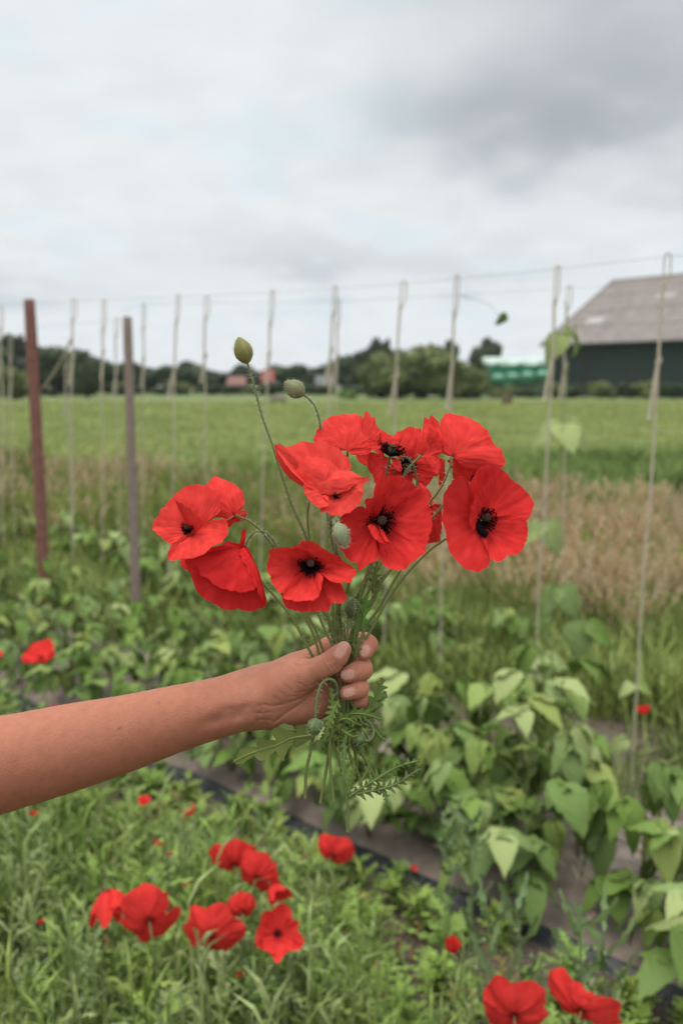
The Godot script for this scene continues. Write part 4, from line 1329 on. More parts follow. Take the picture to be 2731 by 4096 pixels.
func center_at(t: Node3D, pos: Vector3, axis: Vector3, size := 1.0, droop := 0.0) -> void:
	# dark stamens round a ribbed pod with a flat striped disc
	var y := axis.normalized()
	var fb := frame_of(y)
	var s := Soup.new()
	var r := RandomNumberGenerator.new()
	r.seed = int(absf(pos.x + pos.y * 3.0) * 100000.0) % 99991
	for k in 150:
		var a := r.randf() * TAU
		var sp := r.randf_range(0.45, 1.25)
		var d := (fb.x * cos(a) + fb.z * sin(a)) * sp + y * r.randf_range(0.45, 1.1)
		d = (d.normalized() + Vector3.DOWN * droop).normalized()
		var ln := r.randf_range(0.0038, 0.0086) * size
		var o := pos + (fb.x * cos(a) + fb.z * sin(a)) * 0.0016 * size
		var e := o + d * ln
		var side := d.cross(fb.x + fb.z * 0.3).normalized() * 0.00015
		var sd2 := d.cross(side).normalized() * 0.00015
		s.quad(o - side, o + side, e + side, e - side, Color.WHITE)
		s.quad(o - sd2, o + sd2, e + sd2, e - sd2, Color.WHITE)
		var an := (d + Vector3(r.randfn(), r.randfn(), r.randfn()) * 0.5).normalized()
		var ab := frame_of(an)
		var l := 0.0008 * size
		var w := 0.00045 * size
		var q := [e - an * l, e + an * l, e + ab.x * w, e - ab.x * w, e + ab.z * w, e - ab.z * w]
		for f in [[0, 2, 4], [0, 4, 3], [0, 3, 5], [0, 5, 2], [1, 4, 2], [1, 3, 4], [1, 5, 3], [1, 2, 5]]:
			s.tri(q[f[0]], q[f[1]], q[f[2]], Color.WHITE)
	obj("stamens", soup_mesh(s), mats.dark, t).set_meta("kind", "stuff")
	# pod
	var prof := [[0.0, 0.0012], [0.0012, 0.0021], [0.003, 0.0027], [0.0048, 0.0028], [0.0060, 0.0024], [0.0064, 0.0031], [0.0067, 0.0030], [0.0069, 0.0022], [0.0072, 0.0012], [0.0073, 0.0]]
	var p := PackedVector3Array()
	var c := PackedColorArray()
	var n := 55
	for q in prof:
		for i in n:
			var a := TAU * i / (n - 1)
			var rad: float = q[1] * size * 0.82 * (1.0 + (0.07 * cos(a * 9.0)))
			p.append(pos + y * float(q[0]) * size + (fb.x * cos(a) + fb.z * sin(a)) * rad)
			if q[0] > 0.0062:
				var d2 := 0.5 + 0.5 * cos(a * 9.0)
				c.append(Color(0.10, 0.06, 0.04).lerp(Color(0.018, 0.01, 0.008), d2))
			else:
				c.append(Color(0.085, 0.085, 0.05))
	obj("seed_pod", grid_mesh(p, n, prof.size(), c), mats.pod, t)

func bud_at(t: Node3D, base: Vector3, axis: Vector3, long: float, r: float, col: Color, sd: int, hair := 0.0) -> void:
	var y := axis.normalized()
	var fb := frame_of(y)
	var p := PackedVector3Array()
	var c := PackedColorArray()
	var n := 29
	var rows := 15
	var rr := RandomNumberGenerator.new()
	rr.seed = sd
	for j in rows:
		var v := float(j) / (rows - 1)
		var rad := r * pow(sin(PI * clampf(pow(v, 0.88), 0.0, 1.0)), 0.82) + 0.0004
		if j == rows - 1:
			rad = 0.0002
		for i in n:
			var a := TAU * i / (n - 1)
			var seam := exp(-pow(wrapf(a - 1.2, -PI, PI) / 0.12, 2.0)) + exp(-pow(wrapf(a - 1.2 - PI, -PI, PI) / 0.12, 2.0))
			var wob := 1.0 + 0.03 * noise.get_noise_2d(a * 6.0 + sd, v * 14.0) + 0.035 * seam
			p.append(base + y * v * long + (fb.x * cos(a) + fb.z * sin(a)) * rad * wob)
			var t0 := 1.0 + 0.14 * noise.get_noise_2d(a * 9.0 + sd * 3.0, v * 18.0)
			var cc := Color(col.r * t0, col.g * t0, col.b * t0).lerp(Color(0.33, 0.33, 0.14), 0.55 * clampf(seam, 0, 1))
			c.append(cc)
	var o := obj("bud_case", grid_mesh(p, n, rows, c), mats.leaf, t)
	if hair > 0.0:
		var s := Soup.new()
		for k in int(230.0 * clampf((long - 0.006) / 0.014, 0.1, 1.0)):
			var v := rr.randf_range(0.04, 0.96)
			var a := rr.randf() * TAU
			var rad := r * pow(sin(PI * pow(v, 0.88)), 0.82)
			var d := fb.x * cos(a) + fb.z * sin(a)
			var q := base + y * v * long + d * rad
			var e := (d + y * rr.randf_range(0.0, 0.8)).normalized() * hair * rr.randf_range(0.5, 1.2)
			var sd0 := e.cross(vf).normalized() * 0.00011
			s.tri(q - sd0, q + sd0, q + e, Color(0.5, 0.5, 0.36))
			if k % 2 == 0:
				var w := 0.00028
				s.quad(q + d * 0.0002 - fb.x * w, q + d * 0.0002 - y * w, q + d * 0.0002 + fb.x * w, q + d * 0.0002 + y * w, Color(0.42, 0.43, 0.27))
		obj("hairs", soup_mesh(s), mats.stem, o).set_meta("kind", "stuff")

func stem_of(t: Node3D, pts: Array, r0: float, r1: float, col: Color, hairs: int, sd: int, brown := 0.0) -> void:
	var n := pts.size() * 7
	var path := spline(pts, n)
	var s := Soup.new()
	add_tube(s, path, r0, r1, 8, col)
	for k in s.c.size():
		var f := clampf(float(k / 8) / n, 0, 1)
		var c := col.lerp(Color(0.13, 0.075, 0.045), brown * (1.0 - f))
		var v := 1.0 + 0.12 * noise.get_noise_1d(f * 40.0 + sd)
		s.c[k] = Color(c.r * v, c.g * v, c.b * v)
	obj("stem", soup_mesh(s), mats.stem, t)
	if hairs > 0:
		var r := RandomNumberGenerator.new()
		r.seed = sd
		s = Soup.new()
		for k in hairs:
			var f := r.randf() * 0.72
			var i := clampi(int(f * n), 0, n - 1)
			var q := path[i].lerp(path[i + 1], f * n - i)
			var d := (path[i + 1] - path[i]).normalized()
			var o := d.cross(Vector3(r.randfn(), r.randfn(), r.randfn())).normalized()
			var sd0 := o.cross(vf).normalized() * 0.00013
			var e := q + o * (r0 + r.randf_range(0.0022, 0.0042)) - d * r.randf_range(-0.001, 0.001)
			s.tri(q + o * r0 * 0.8 - sd0, q + o * r0 * 0.8 + sd0, e, Color(0.52, 0.5, 0.4))
		obj("hairs", soup_mesh(s), mats.stem, t).set_meta("kind", "stuff")

# ---------------------------------------------------------------- the arm and hand
var bone_a := PackedVector3Array()      # tapered bones, in order of their group
var bone_ab := PackedVector3Array()
var bone_i := PackedFloat32Array()
var bone_r := PackedFloat32Array()
var bone_dr := PackedFloat32Array()
var bone_g := PackedInt32Array()

func bone(a: Vector3, b: Vector3, ra: float, rb: float, g: int) -> void:
	bone_a.append(a)
	bone_ab.append(b - a)
	bone_i.append(1.0 / maxf((b - a).length_squared(), 1e-12))
	bone_r.append(ra)
	bone_dr.append(rb - ra)
	bone_g.append(g)

func chain(js: Array, g: int) -> void:
	for k in js.size() - 1:
		bone(H(js[k][0], js[k][1], js[k][2]), H(js[k + 1][0], js[k + 1][1], js[k + 1][2]), js[k][3] * 0.001, js[k + 1][3] * 0.001, g)

func H(x: float, y: float, dz: float) -> Vector3:     # close-up pixel of the hand -> point in view axes (x right, y up, z towards the camera)
	var sx := 860.0 + x * 0.57398
	var sy := 2400.0 + y * 0.57398
	var d := HOLD - dz * 0.001
	return Vector3((sx - CX) / F * d, (CY - sy) / F * d, -d)

func to_world(q: Vector3) -> Vector3:
	return EYE + vr * q.x + vu * q.y - vf * q.z

func smin(a: float, b: float, k: float) -> float:
	var h := maxf(k - absf(a - b), 0.0) / k
	return minf(a, b) - h * h * k * 0.25

func bone_dist(q: Vector3, n: int) -> float:
	var pa := q - bone_a[n]
	var t := clampf(pa.dot(bone_ab[n]) * bone_i[n], 0.0, 1.0)
	return (pa - bone_ab[n] * t).length() - bone_r[n] - bone_dr[n] * t

func field(q: Vector3, list: PackedInt32Array) -> float:
	# bones of one group melt together; fingers stay apart and join the palm
	var palm := 1e3
	var fingers := 1e3
	var cur := 1e3
	var group := 0
	for n in list:
		var pa := q - bone_a[n]
		var ab := bone_ab[n]
		var t := clampf(pa.dot(ab) * bone_i[n], 0.0, 1.0)
		var d := (pa - ab * t).length() - bone_r[n] - bone_dr[n] * t
		var g := bone_g[n]
		if g != group:
			if group == 0:
				palm = cur
			elif fingers > 100.0:
				fingers = cur
			else:
				fingers = smin(fingers, cur, 0.0008)
			cur = 1e3
			group = g
		var k := 0.010 if g == 0 else 0.0035
		var h := k - absf(cur - d)
		cur = minf(cur, d) - (h * h / k * 0.25 if h > 0.0 else 0.0)
	if group == 0:
		return cur
	fingers = cur if fingers > 100.0 else smin(fingers, cur, 0.0008)
	return smin(palm, fingers, 0.006) if palm < 100.0 else fingers

var creases := []      # [a, b, depth, width] in view axes, cut where the surface faces the camera
var nails := []        # [centre, along, across, out, half length, half width]

func relief(q: Vector3) -> float:
	var e := 0.0
	for c in creases:
		var pa: Vector3 = q - c[0]
		var ab: Vector3 = c[1] - c[0]
		var t := clampf(Vector2(pa.x, pa.y).dot(Vector2(ab.x, ab.y)) / Vector2(ab.x, ab.y).length_squared(), 0.0, 1.0)
		var dd := pa - ab * t
		var d2 := Vector2(dd.x, dd.y).length()
		if d2 < c[3] * 2.5 and absf(dd.z) < 0.02:
			e += float(c[2]) * exp(-pow(d2 / float(c[3]), 2.0)) * (1.0 - 0.7 * absf(t * 2 - 1))
	return e

func crease(pts: Array, depth := 0.0006, width := 0.0009) -> void:
	for k in pts.size() - 1:
		creases.append([H(pts[k][0], pts[k][1], pts[k][2]), H(pts[k + 1][0], pts[k + 1][1], pts[k + 1][2]), depth, width])

func nail(x: float, y: float, dz: float, ax: float, ay: float, az: float, out: Vector3, hl: float, hw: float) -> void:
	var along := Vector3(ax, ay, az).normalized()
	out = (out - along * out.dot(along)).normalized()
	nails.append([H(x, y, dz), along, along.cross(out).normalized(), out, hl, hw])

func build_arm() -> void:
	# forearm: two bones side by side in depth, from the wrist to the elbow, then the upper arm back past the camera
	var A := func(x: float, y: float, dz: float) -> Vector3:      # photograph pixels
		var d := HOLD - dz * 0.001
		return Vector3((x - CX) / F * d, (CY - y) / F * d, -d)
	var fore := [[1040.0, 2790.0, -9.0, 18.3, 5.5], [960.0, 2806.0, -8.0, 18.2, 6.0], [860.0, 2834.0, -6.0, 19.2, 7.0], [700.0, 2875.0, -2.0, 22.0, 8.0], [500.0, 2934.0, 4.0, 25.3, 8.0], [300.0, 2984.0, 10.0, 28.0, 7.0], [120.0, 3030.0, 16.0, 29.3, 5.0], [-40.0, 3066.0, 20.0, 30.2, 4.0]]
	var fine := []
	for k in 17:
		var ff := k / 16.0 * (fore.size() - 1)
		var i0 := mini(int(ff), fore.size() - 2)
		var row := []
		for e in 5:
			row.append(cubic_interpolate(fore[i0][e], fore[i0 + 1][e], fore[maxi(i0 - 1, 0)][e], fore[mini(i0 + 2, fore.size() - 1)][e], ff - i0))
		fine.append(row)
	for k in fine.size() - 1:
		var a: Array = fine[k]
		var b: Array = fine[k + 1]
		for e in [-1.0, 1.0]:
			bone(A.call(a[0], a[1], a[2] + a[4] * e), A.call(b[0], b[1], b[2] + b[4] * e), a[3] * 0.001 - 0.0016, b[3] * 0.001 - 0.0016, 0)
	var el: Vector3 = A.call(-60.0, 3075.0, 18.0)
	bone(A.call(-40.0, 3068.0, 20.0), el + Vector3(-0.03, -0.012, 0.01), 0.031, 0.033, 0)
	bone(el + Vector3(-0.03, -0.012, 0.01), el + Vector3(-0.09, -0.05, 0.25), 0.033, 0.042, 0)
	# tendon ridges at the wrist
	bone(A.call(1010.0, 2800.0, 12.0), A.call(760.0, 2862.0, 17.0), 0.0032, 0.0030, 0)
	bone(A.call(1000.0, 2850.0, 9.0), A.call(820.0, 2885.0, 12.0), 0.0034, 0.0032, 0)
	# palm
	chain([[250, 670, -9, 17.5], [370, 625, -10, 17.0], [560, 520, -15, 14.0], [800, 355, -22, 9.5]], 0)
	chain([[280, 690, -8, 16], [450, 660, -9, 15.5], [650, 590, -15, 13], [860, 475, -25, 9.2]], 0)
	chain([[280, 720, -8, 14], [450, 715, -9, 13.5], [660, 670, -14, 12.5], [850, 590, -24, 9.0]], 0)
	chain([[270, 755, -8, 10], [420, 752, -8, 11], [560, 735, -9, 12], [700, 695, -13, 11.5], [835, 680, -20, 8.6]], 0)
	chain([[360, 640, 0, 13], [480, 580, 3, 12.5], [610, 535, 6, 10.5]], 0)
	# fingers
	chain([[800, 350, -22, 9.2], [920, 285, -25, 8.2], [1040, 298, -18, 7.4], [1063, 312, 0, 7.0], [1040, 368, 9, 5.6]], 1)
	chain([[860, 475, -25, 9.2], [985, 470, -20, 8.4], [1018, 478, -8, 8.0], [1020, 486, 6, 7.6], [925, 518, 13, 6.0]], 2)
	chain([[850, 590, -24, 9.0], [970, 600, -18, 8.0], [1000, 612, -6, 7.2], [1000, 618, 6, 7.0], [920, 646, 13, 5.5]], 3)
	chain([[835, 680, -20, 8.4], [975, 690, -17, 6.8], [1010, 700, -13, 6.2], [1022, 702, -7, 5.6], [985, 712, -2, 4.8]], 4)
	# thumb
	chain([[560, 545, 5, 10.5], [640, 512, 9, 9.4], [740, 472, 14, 8.0], [812, 432, 17, 7.8], [860, 385, 19, 6.8], [896, 342, 20, 5.6]], 5)
	# skin folds
	crease([[-70, 850, 18], [100, 803, 15], [244, 770, 11]], 0.0020, 0.0045)
	crease([[40, 770, 20], [180, 742, 15], [270, 725, 11]], 0.0009, 0.0030)
	crease([[770, 415, 24], [800, 450, 25], [825, 495, 24]], 0.0008, 0.0008)
	crease([[792, 405, 24], [822, 440, 25], [842, 480, 24]], 0.0007, 0.0008)
	crease([[815, 398, 24], [842, 432, 25], [858, 465, 24]], 0.0005, 0.0007)
	crease([[745, 425, 22], [775, 465, 23], [795, 505, 22]], 0.0005, 0.0008)
	crease([[530, 425, -2], [600, 445, 4], [690, 425, 8]], 0.0007, 0.0011)
	crease([[740, 585, 4], [640, 655, 2], [520, 700, 3], [400, 720, 4], [330, 700, 5]], 0.0009, 0.0012)
	crease([[730, 600, 0], [600, 710, 0], [500, 770, 0], [400, 850, 0]], 0.0010, 0.0012)
	crease([[300, 690, 6], [330, 740, 6], [310, 800, 4], [300, 850, 0]], 0.0008, 0.0011)
	crease([[280, 760, 4], [340, 770, 4], [400, 765, 4]], 0.0007, 0.0010)
	crease([[290, 815, 2], [360, 815, 2], [420, 830, 2]], 0.0007, 0.0010)
	crease([[560, 560, 14], [640, 600, 14], [720, 575, 14]], 0.0004, 0.0010)
	crease([[480, 580, 14], [560, 640, 12], [660, 630, 12]], 0.0004, 0.0010)
	crease([[430, 610, 14], [500, 670, 12], [610, 660, 10]], 0.0004, 0.0010)
	crease([[400, 660, 12], [470, 700, 10], [560, 690, 8]], 0.0004, 0.0010)
	crease([[968, 455, 12], [985, 480, 14], [985, 500, 14]], 0.0006, 0.0008)
	crease([[975, 590, 12], [988, 615, 14], [985, 635, 14]], 0.0006, 0.0008)
	crease([[1010, 470, 14], [1030, 500, 14], [1020, 540, 14]], 0.0004, 0.0009)
	nail(879, 343, 26, 0.42, 0.9, 0.05, Vector3(-0.15, 0.1, 1), 0.0062, 0.0036)
	nail(928, 524, 19.5, -1, -0.12, 0.1, Vector3(-0.1, -0.1, 1), 0.0050, 0.0034)
	nail(934, 648, 18.5, -1, -0.16, 0.1, Vector3(-0.1, -0.1, 1), 0.0044, 0.0030)
	nail(1052, 352, 14, -0.35, -0.9, 0.3, Vector3(0.35, 0.1, 1), 0.0046, 0.0028)
	# grid, fine at the hand and coarser along the arm
	var lo := H(260, 900, -48)
	var xs := steps(-0.40, -0.30, -0.078, 0.052, 0.0010, 0.0028, 0.008)
	var ys := []
	var y := -0.335
	while y < -0.075:
		ys.append(y)
		y += 0.0010 if y > -0.172 else (0.0018 if y > -0.24 else 0.006)
	var zs := []
	var z := -0.74
	while z < -0.33:
		zs.append(z)
		z += 0.0010 if (z > -0.722 and z < -0.645) else (0.003 if z < -0.58 else 0.007)
	var mesh := surface_nets(xs, ys, zs)
	var t := thing("person", "bare tanned arm reaching in, hand gripping the bunch of poppies", "person", to_world(H(250, 670, -9)))
	var o := obj("arm", mesh, mats.skin, t)
	o.position = -t.position

func steps(x0: float, x1: float, x2: float, x3: float, fine: float, mid: float, coarse: float) -> Array:
	var out := []
	var x := x0
	while x < x3:
		out.append(x)
		if x < x1:
			x += coarse
		elif x < x2:
			x += lerpf(mid, fine, clampf((x - x1) / (x2 - x1), 0, 1))
		else:
			x += fine
	return out

func surface_nets(xs: Array, ys: Array, zs: Array) -> ArrayMesh:
	var nx := xs.size()
	var ny := ys.size()
	var nz := zs.size()
	var val := PackedFloat32Array()
	val.resize(nx * ny * nz)
	val.fill(9.0)
	var live := PackedInt32Array()
	var lists := []
	var bs := 5
	var bx := 0
	while bx < nx:
		var x1 := mini(bx + bs, nx - 1)
		var by := 0
		while by < ny:
			var y1 := mini(by + bs, ny - 1)
			var bz := 0
			while bz < nz:
				var z1 := mini(bz + bs, nz - 1)
				var lo := Vector3(xs[bx], ys[by], zs[bz])
				var hi := Vector3(xs[x1], ys[y1], zs[z1])
				var c := (lo + hi) * 0.5
				var rad := (hi - lo).length() * 0.5
				var near := PackedInt32Array()
				var least := 1e3
				for n in bone_g.size():
					var dn := bone_dist(c, n)
					least = minf(least, dn)
					if dn < rad + 0.012:
						near.append(n)
				if not near.is_empty() and least > -rad - 0.012:
					var dc := field(c, near)
					if absf(dc) < rad + 0.004:
						var tight := PackedInt32Array()
						for n in near:
							if bone_dist(c, n) < dc + rad * 2.0 + 0.010:
								tight.append(n)
						for i in range(bx, x1 + 1):
							for j in range(by, y1 + 1):
								for k in range(bz, z1 + 1):
									var id := (i * ny + j) * nz + k
									if val[id] > 8.0:
										val[id] = field(Vector3(xs[i], ys[j], zs[k]), tight)
						live.append_array([bx, x1, by, y1, bz, z1])
						lists.append(tight)
				bz += bs
			by += bs
		bx += bs
	var vid := {}
	var pts := PackedVector3Array()
	var of_block := PackedInt32Array()
	for e in range(0, live.size(), 6):
		for i in range(live[e], live[e + 1]):
			for j in range(live[e + 2], live[e + 3]):
				for k in range(live[e + 4], live[e + 5]):
					var id := (i * ny + j) * nz + k
					var v0 := val[id]
					var v1 := val[id + 1]
					var v2 := val[id + nz]
					var v3 := val[id + nz + 1]
					var v4 := val[id + ny * nz]
					var v5 := val[id + ny * nz + 1]
					var v6 := val[id + ny * nz + nz]
					var v7 := val[id + ny * nz + nz + 1]
					var cnt := int(v0 < 0) + int(v1 < 0) + int(v2 < 0) + int(v3 < 0) + int(v4 < 0) + int(v5 < 0) + int(v6 < 0) + int(v7 < 0)
					if cnt == 0 or cnt == 8:
						continue
					var vv := [v0, v1, v2, v3, v4, v5, v6, v7]
					var acc := Vector3.ZERO
					var n := 0
					for ed in [[0, 1], [2, 3], [4, 5], [6, 7], [0, 2], [1, 3], [4, 6], [5, 7], [0, 4], [1, 5], [2, 6], [3, 7]]:
						var a: float = vv[ed[0]]
						var b: float = vv[ed[1]]
						if (a < 0) != (b < 0):
							var f := a / (a - b)
							var qa := Vector3((ed[0] >> 2) & 1, (ed[0] >> 1) & 1, ed[0] & 1)
							var qb := Vector3((ed[1] >> 2) & 1, (ed[1] >> 1) & 1, ed[1] & 1)
							acc += qa.lerp(qb, f)
							n += 1
					acc /= n
					vid[id] = pts.size()
					of_block.append(e / 6)
					pts.append(Vector3(lerpf(xs[i], xs[i + 1], acc.x), lerpf(ys[j], ys[j + 1], acc.y), lerpf(zs[k], zs[k + 1], acc.z)))
	# relief, normals and colours at each point
	var nrm := PackedVector3Array()
	var col := PackedColorArray()
	nrm.resize(pts.size())
	col.resize(pts.size())
	var spots := [[A2(640, 2807), 0.0009], [A2(502, 2891), 0.0011], [A2(637, 2970), 0.0008]]
	for k in pts.size():
		var q := pts[k]
		var near: PackedInt32Array = lists[of_block[k]]
		var h := 0.0003
		var d0 := field(q, near)
		var g := Vector3(field(q + Vector3(h, 0, 0), near) - d0, field(q + Vector3(0, h, 0), near) - d0, field(q + Vector3(0, 0, h), near) - d0).normalized()
		q -= g * d0
		var hand := smoothstep(-0.10, -0.06, q.x)
		var hd := (q.x > -0.125)
		var c := Color(0.405, 0.163, 0.099)
		if hd:
			# the palm side is paler and pinker than the tanned arm
			c = c.lerp(Color(0.47, 0.20, 0.125), hand)
			if g.z > -0.2:
				var e := relief(q)
				if e > 0.0:
					q -= g * e
				# bend the normal over the folds
				if e > 0.00003:
					var s := 0.0005
					var ex := (relief(q + Vector3(s, 0, 0)) - relief(q - Vector3(s, 0, 0))) / (2 * s)
					var ey := (relief(q + Vector3(0, s, 0)) - relief(q - Vector3(0, s, 0))) / (2 * s)
					g = (g + Vector3(ex, ey, 0) * 1.0).normalized()
			for nl in nails:
				var r: Vector3 = q - nl[0]
				var u: float = r.dot(nl[1]) / nl[4]
				var w: float = r.dot(nl[2]) / nl[5]
				var o: float = r.dot(nl[3])
				var m := pow(absf(u), 3.0) + pow(absf(w), 3.0)
				if absf(o) < 0.007 and g.dot(nl[3]) > 0.2 and m < 2.2:
					var inside := smoothstep(1.12, 0.9, m)
					var rim := exp(-pow((m - 1.1) / 0.22, 2.0))
					c = c.lerp(Color(0.58, 0.315, 0.25), inside * 0.9)
					if u > 0.72:
						c = c.lerp(Color(0.60, 0.38, 0.30), inside * 0.8)
					q += g * (0.00035 * inside - 0.0004 * rim)
					g = (g + nl[3] * inside * 0.5 - (nl[1] * signf(u) * absf(u) + nl[2] * signf(w) * absf(w)) * 0.35 * rim).normalized()
			# fingertips and knuckles a little redder
			var red := smoothstep(0.010, 0.035, q.x)
			c = c.lerp(Color(c.r * 1.04, c.g * 0.90, c.b * 0.90), red * 0.6)
		var fl := 1.0 + 0.07 * noise.get_noise_3d(q.x * 60, q.y * 60, q.z * 60) + 0.05 * noise.get_noise_3d(q.x * 260, q.y * 260, q.z * 260)
		for sp in spots:
			var dd: float = Vector2(q.x, q.y).distance_to(sp[0])
			if g.z > 0 and dd < sp[1] * 2.0:
				c = c.lerp(Color(0.2, 0.09, 0.05), 0.6 * smoothstep(sp[1] * 2.0, sp[1] * 0.6, dd))
		col[k] = Color(c.r * fl, c.g * fl, c.b * fl)
		pts[k] = to_world(q)
		nrm[k] = (vr * g.x + vu * g.y - vf * g.z).normalized()
	var idx := PackedInt32Array()
	var sx := ny * nz
	var sy := nz
	for id in vid:
		var a: float = val[id]
		# edges along x, y and z from this corner
		for e in 3:
			var st: int = [sx, sy, 1][e]
			var b: float = val[id + st]
			if (a < 0) == (b < 0):
				continue
			var s1: int = [sy, 1, sx][e]
			var s2: int = [1, sx, sy][e]
			var q0 = vid.get(id)
			var q1 = vid.get(id - s1)
			var q2 = vid.get(id - s1 - s2)
			var q3 = vid.get(id - s2)
			if q1 == null or q2 == null or q3 == null:
				continue
			if a < 0:
				idx.append_array([q0, q2, q1, q0, q3, q2])
			else:
				idx.append_array([q0, q1, q2, q0, q2, q3])
	return tri_mesh(pts, idx, col, PackedVector2Array(), nrm)

func A2(x: float, y: float) -> Vector2:
	return Vector2((x - CX) / F * 0.66, (CY - y) / F * 0.66)

# ---------------------------------------------------------------- the bunch
func W(w: String, d0: float, arr: Array) -> Array:
	var out := []
	for q in arr:
		out.append(P(w, q[0], q[1], d0 + (q[2] if q.size() > 2 else 0.0)))
	return out

# petals: [[bx, by, bdz], [[x, y, dz] ...], bulge, crinkle, blotch]
func held_poppy(label: String, w: String, d0: float, petals: Array, cen: Array, stem: Array, sd: int, hairs := 70, brown := 0.0) -> void:
	var foot: Vector3 = stem[-1]
	var t := thing("held_poppy", label, "poppy", foot, "poppies held in the hand")
	var n := 0
	for pt in petals:
		var B := P(w, pt[0][0], pt[0][1], d0 + pt[0][2])
		var rim := W(w, d0, pt[1])
		var o := obj("petal", petal_mesh(B, rim, pt[2], pt[3] * 0.001, sd * 11 + n, 64, 20, pt[4] if pt.size() > 4 else 0.0, Vector3.ZERO, {1: 1.06, 2: 1.04, 3: 0.9, 5: 1.1, 6: 1.04, 10: 1.03, 11: 0.95, 12: 0.96}.get(sd, 1.0)), mats.petal, t)
		o.position = -foot
		n += 1
	if not cen.is_empty():
		var before := t.get_child_count()
		center_at(t, P(w, cen[0], cen[1], d0 + cen[2]), vr * cen[3] + vu * cen[4] - vf * cen[5], cen[6])
		for k in range(before, t.get_child_count()):
			t.get_child(k).position = -foot
	var b2 := t.get_child_count()
	if sd == 11:
		var fl := Soup.new()
		add_tube(fl, spline([P(w, 1092, 800, d0 - 4.0), P(w, 1096, 840, d0 - 2.0), P(w, 1115, 872, d0 - 1.0), P(w, 1150, 892, d0 - 1.0)], 12), 0.0022, 0.0028, 10, Color.WHITE)
		obj("dark_fleck", soup_mesh(fl), mats.dark, t)
	stem_of(t, stem, 0.00082, 0.0012, Color(0.15, 0.172, 0.056), hairs * 2, sd, brown)
	for k in range(b2, t.get_child_count()):
		t.get_child(k).position = -foot

func held_bud(label: String, stem: Array, axis: Vector3, long: float, r: float, col: Color, sd: int, hairs := 150) -> void:
	var foot: Vector3 = stem[-1]
	var t := thing("held_bud", label, "bud", foot, "buds held in the hand")
	bud_at(t, stem[0], axis, long, r, col, sd, 0.0028)
	stem_of(t, stem, 0.00085, 0.0012, Color(0.15, 0.182, 0.07), hairs * 2, sd)
	for k in t.get_child_count():
		t.get_child(k).position = -foot

func held_leaf(label: String, pts: Array, wide: float, lobes: int, col: Color, sd: int, nrm := Vector3.ZERO, core := 0.14) -> void:
	var foot: Vector3 = pts[0]
	var t := thing("poppy_leaf", label, "leaf", foot, "leaves hanging from the bunch")
	var path := spline(pts, 22)
	for k in path.size():
		path[k] -= foot
	var s := Soup.new()
	lobed_leaf(s, path, nrm if nrm != Vector3.ZERO else (-vf + rv(0.25)).normalized(), wide, lobes, col, sd, 0.8, 9, core, 1.6 if core < 0.1 else 1.15)
	obj("blade", soup_mesh(s), mats.leaf, t)
	s = Soup.new()
	for k in path.size():
		path[k] -= vf * 0.0004
	add_tube(s, path, 0.0009, 0.0004, 6, Color(col.r * 1.25, col.g * 1.2, col.b * 1.3))
	obj("midrib", soup_mesh(s), mats.leaf, t)

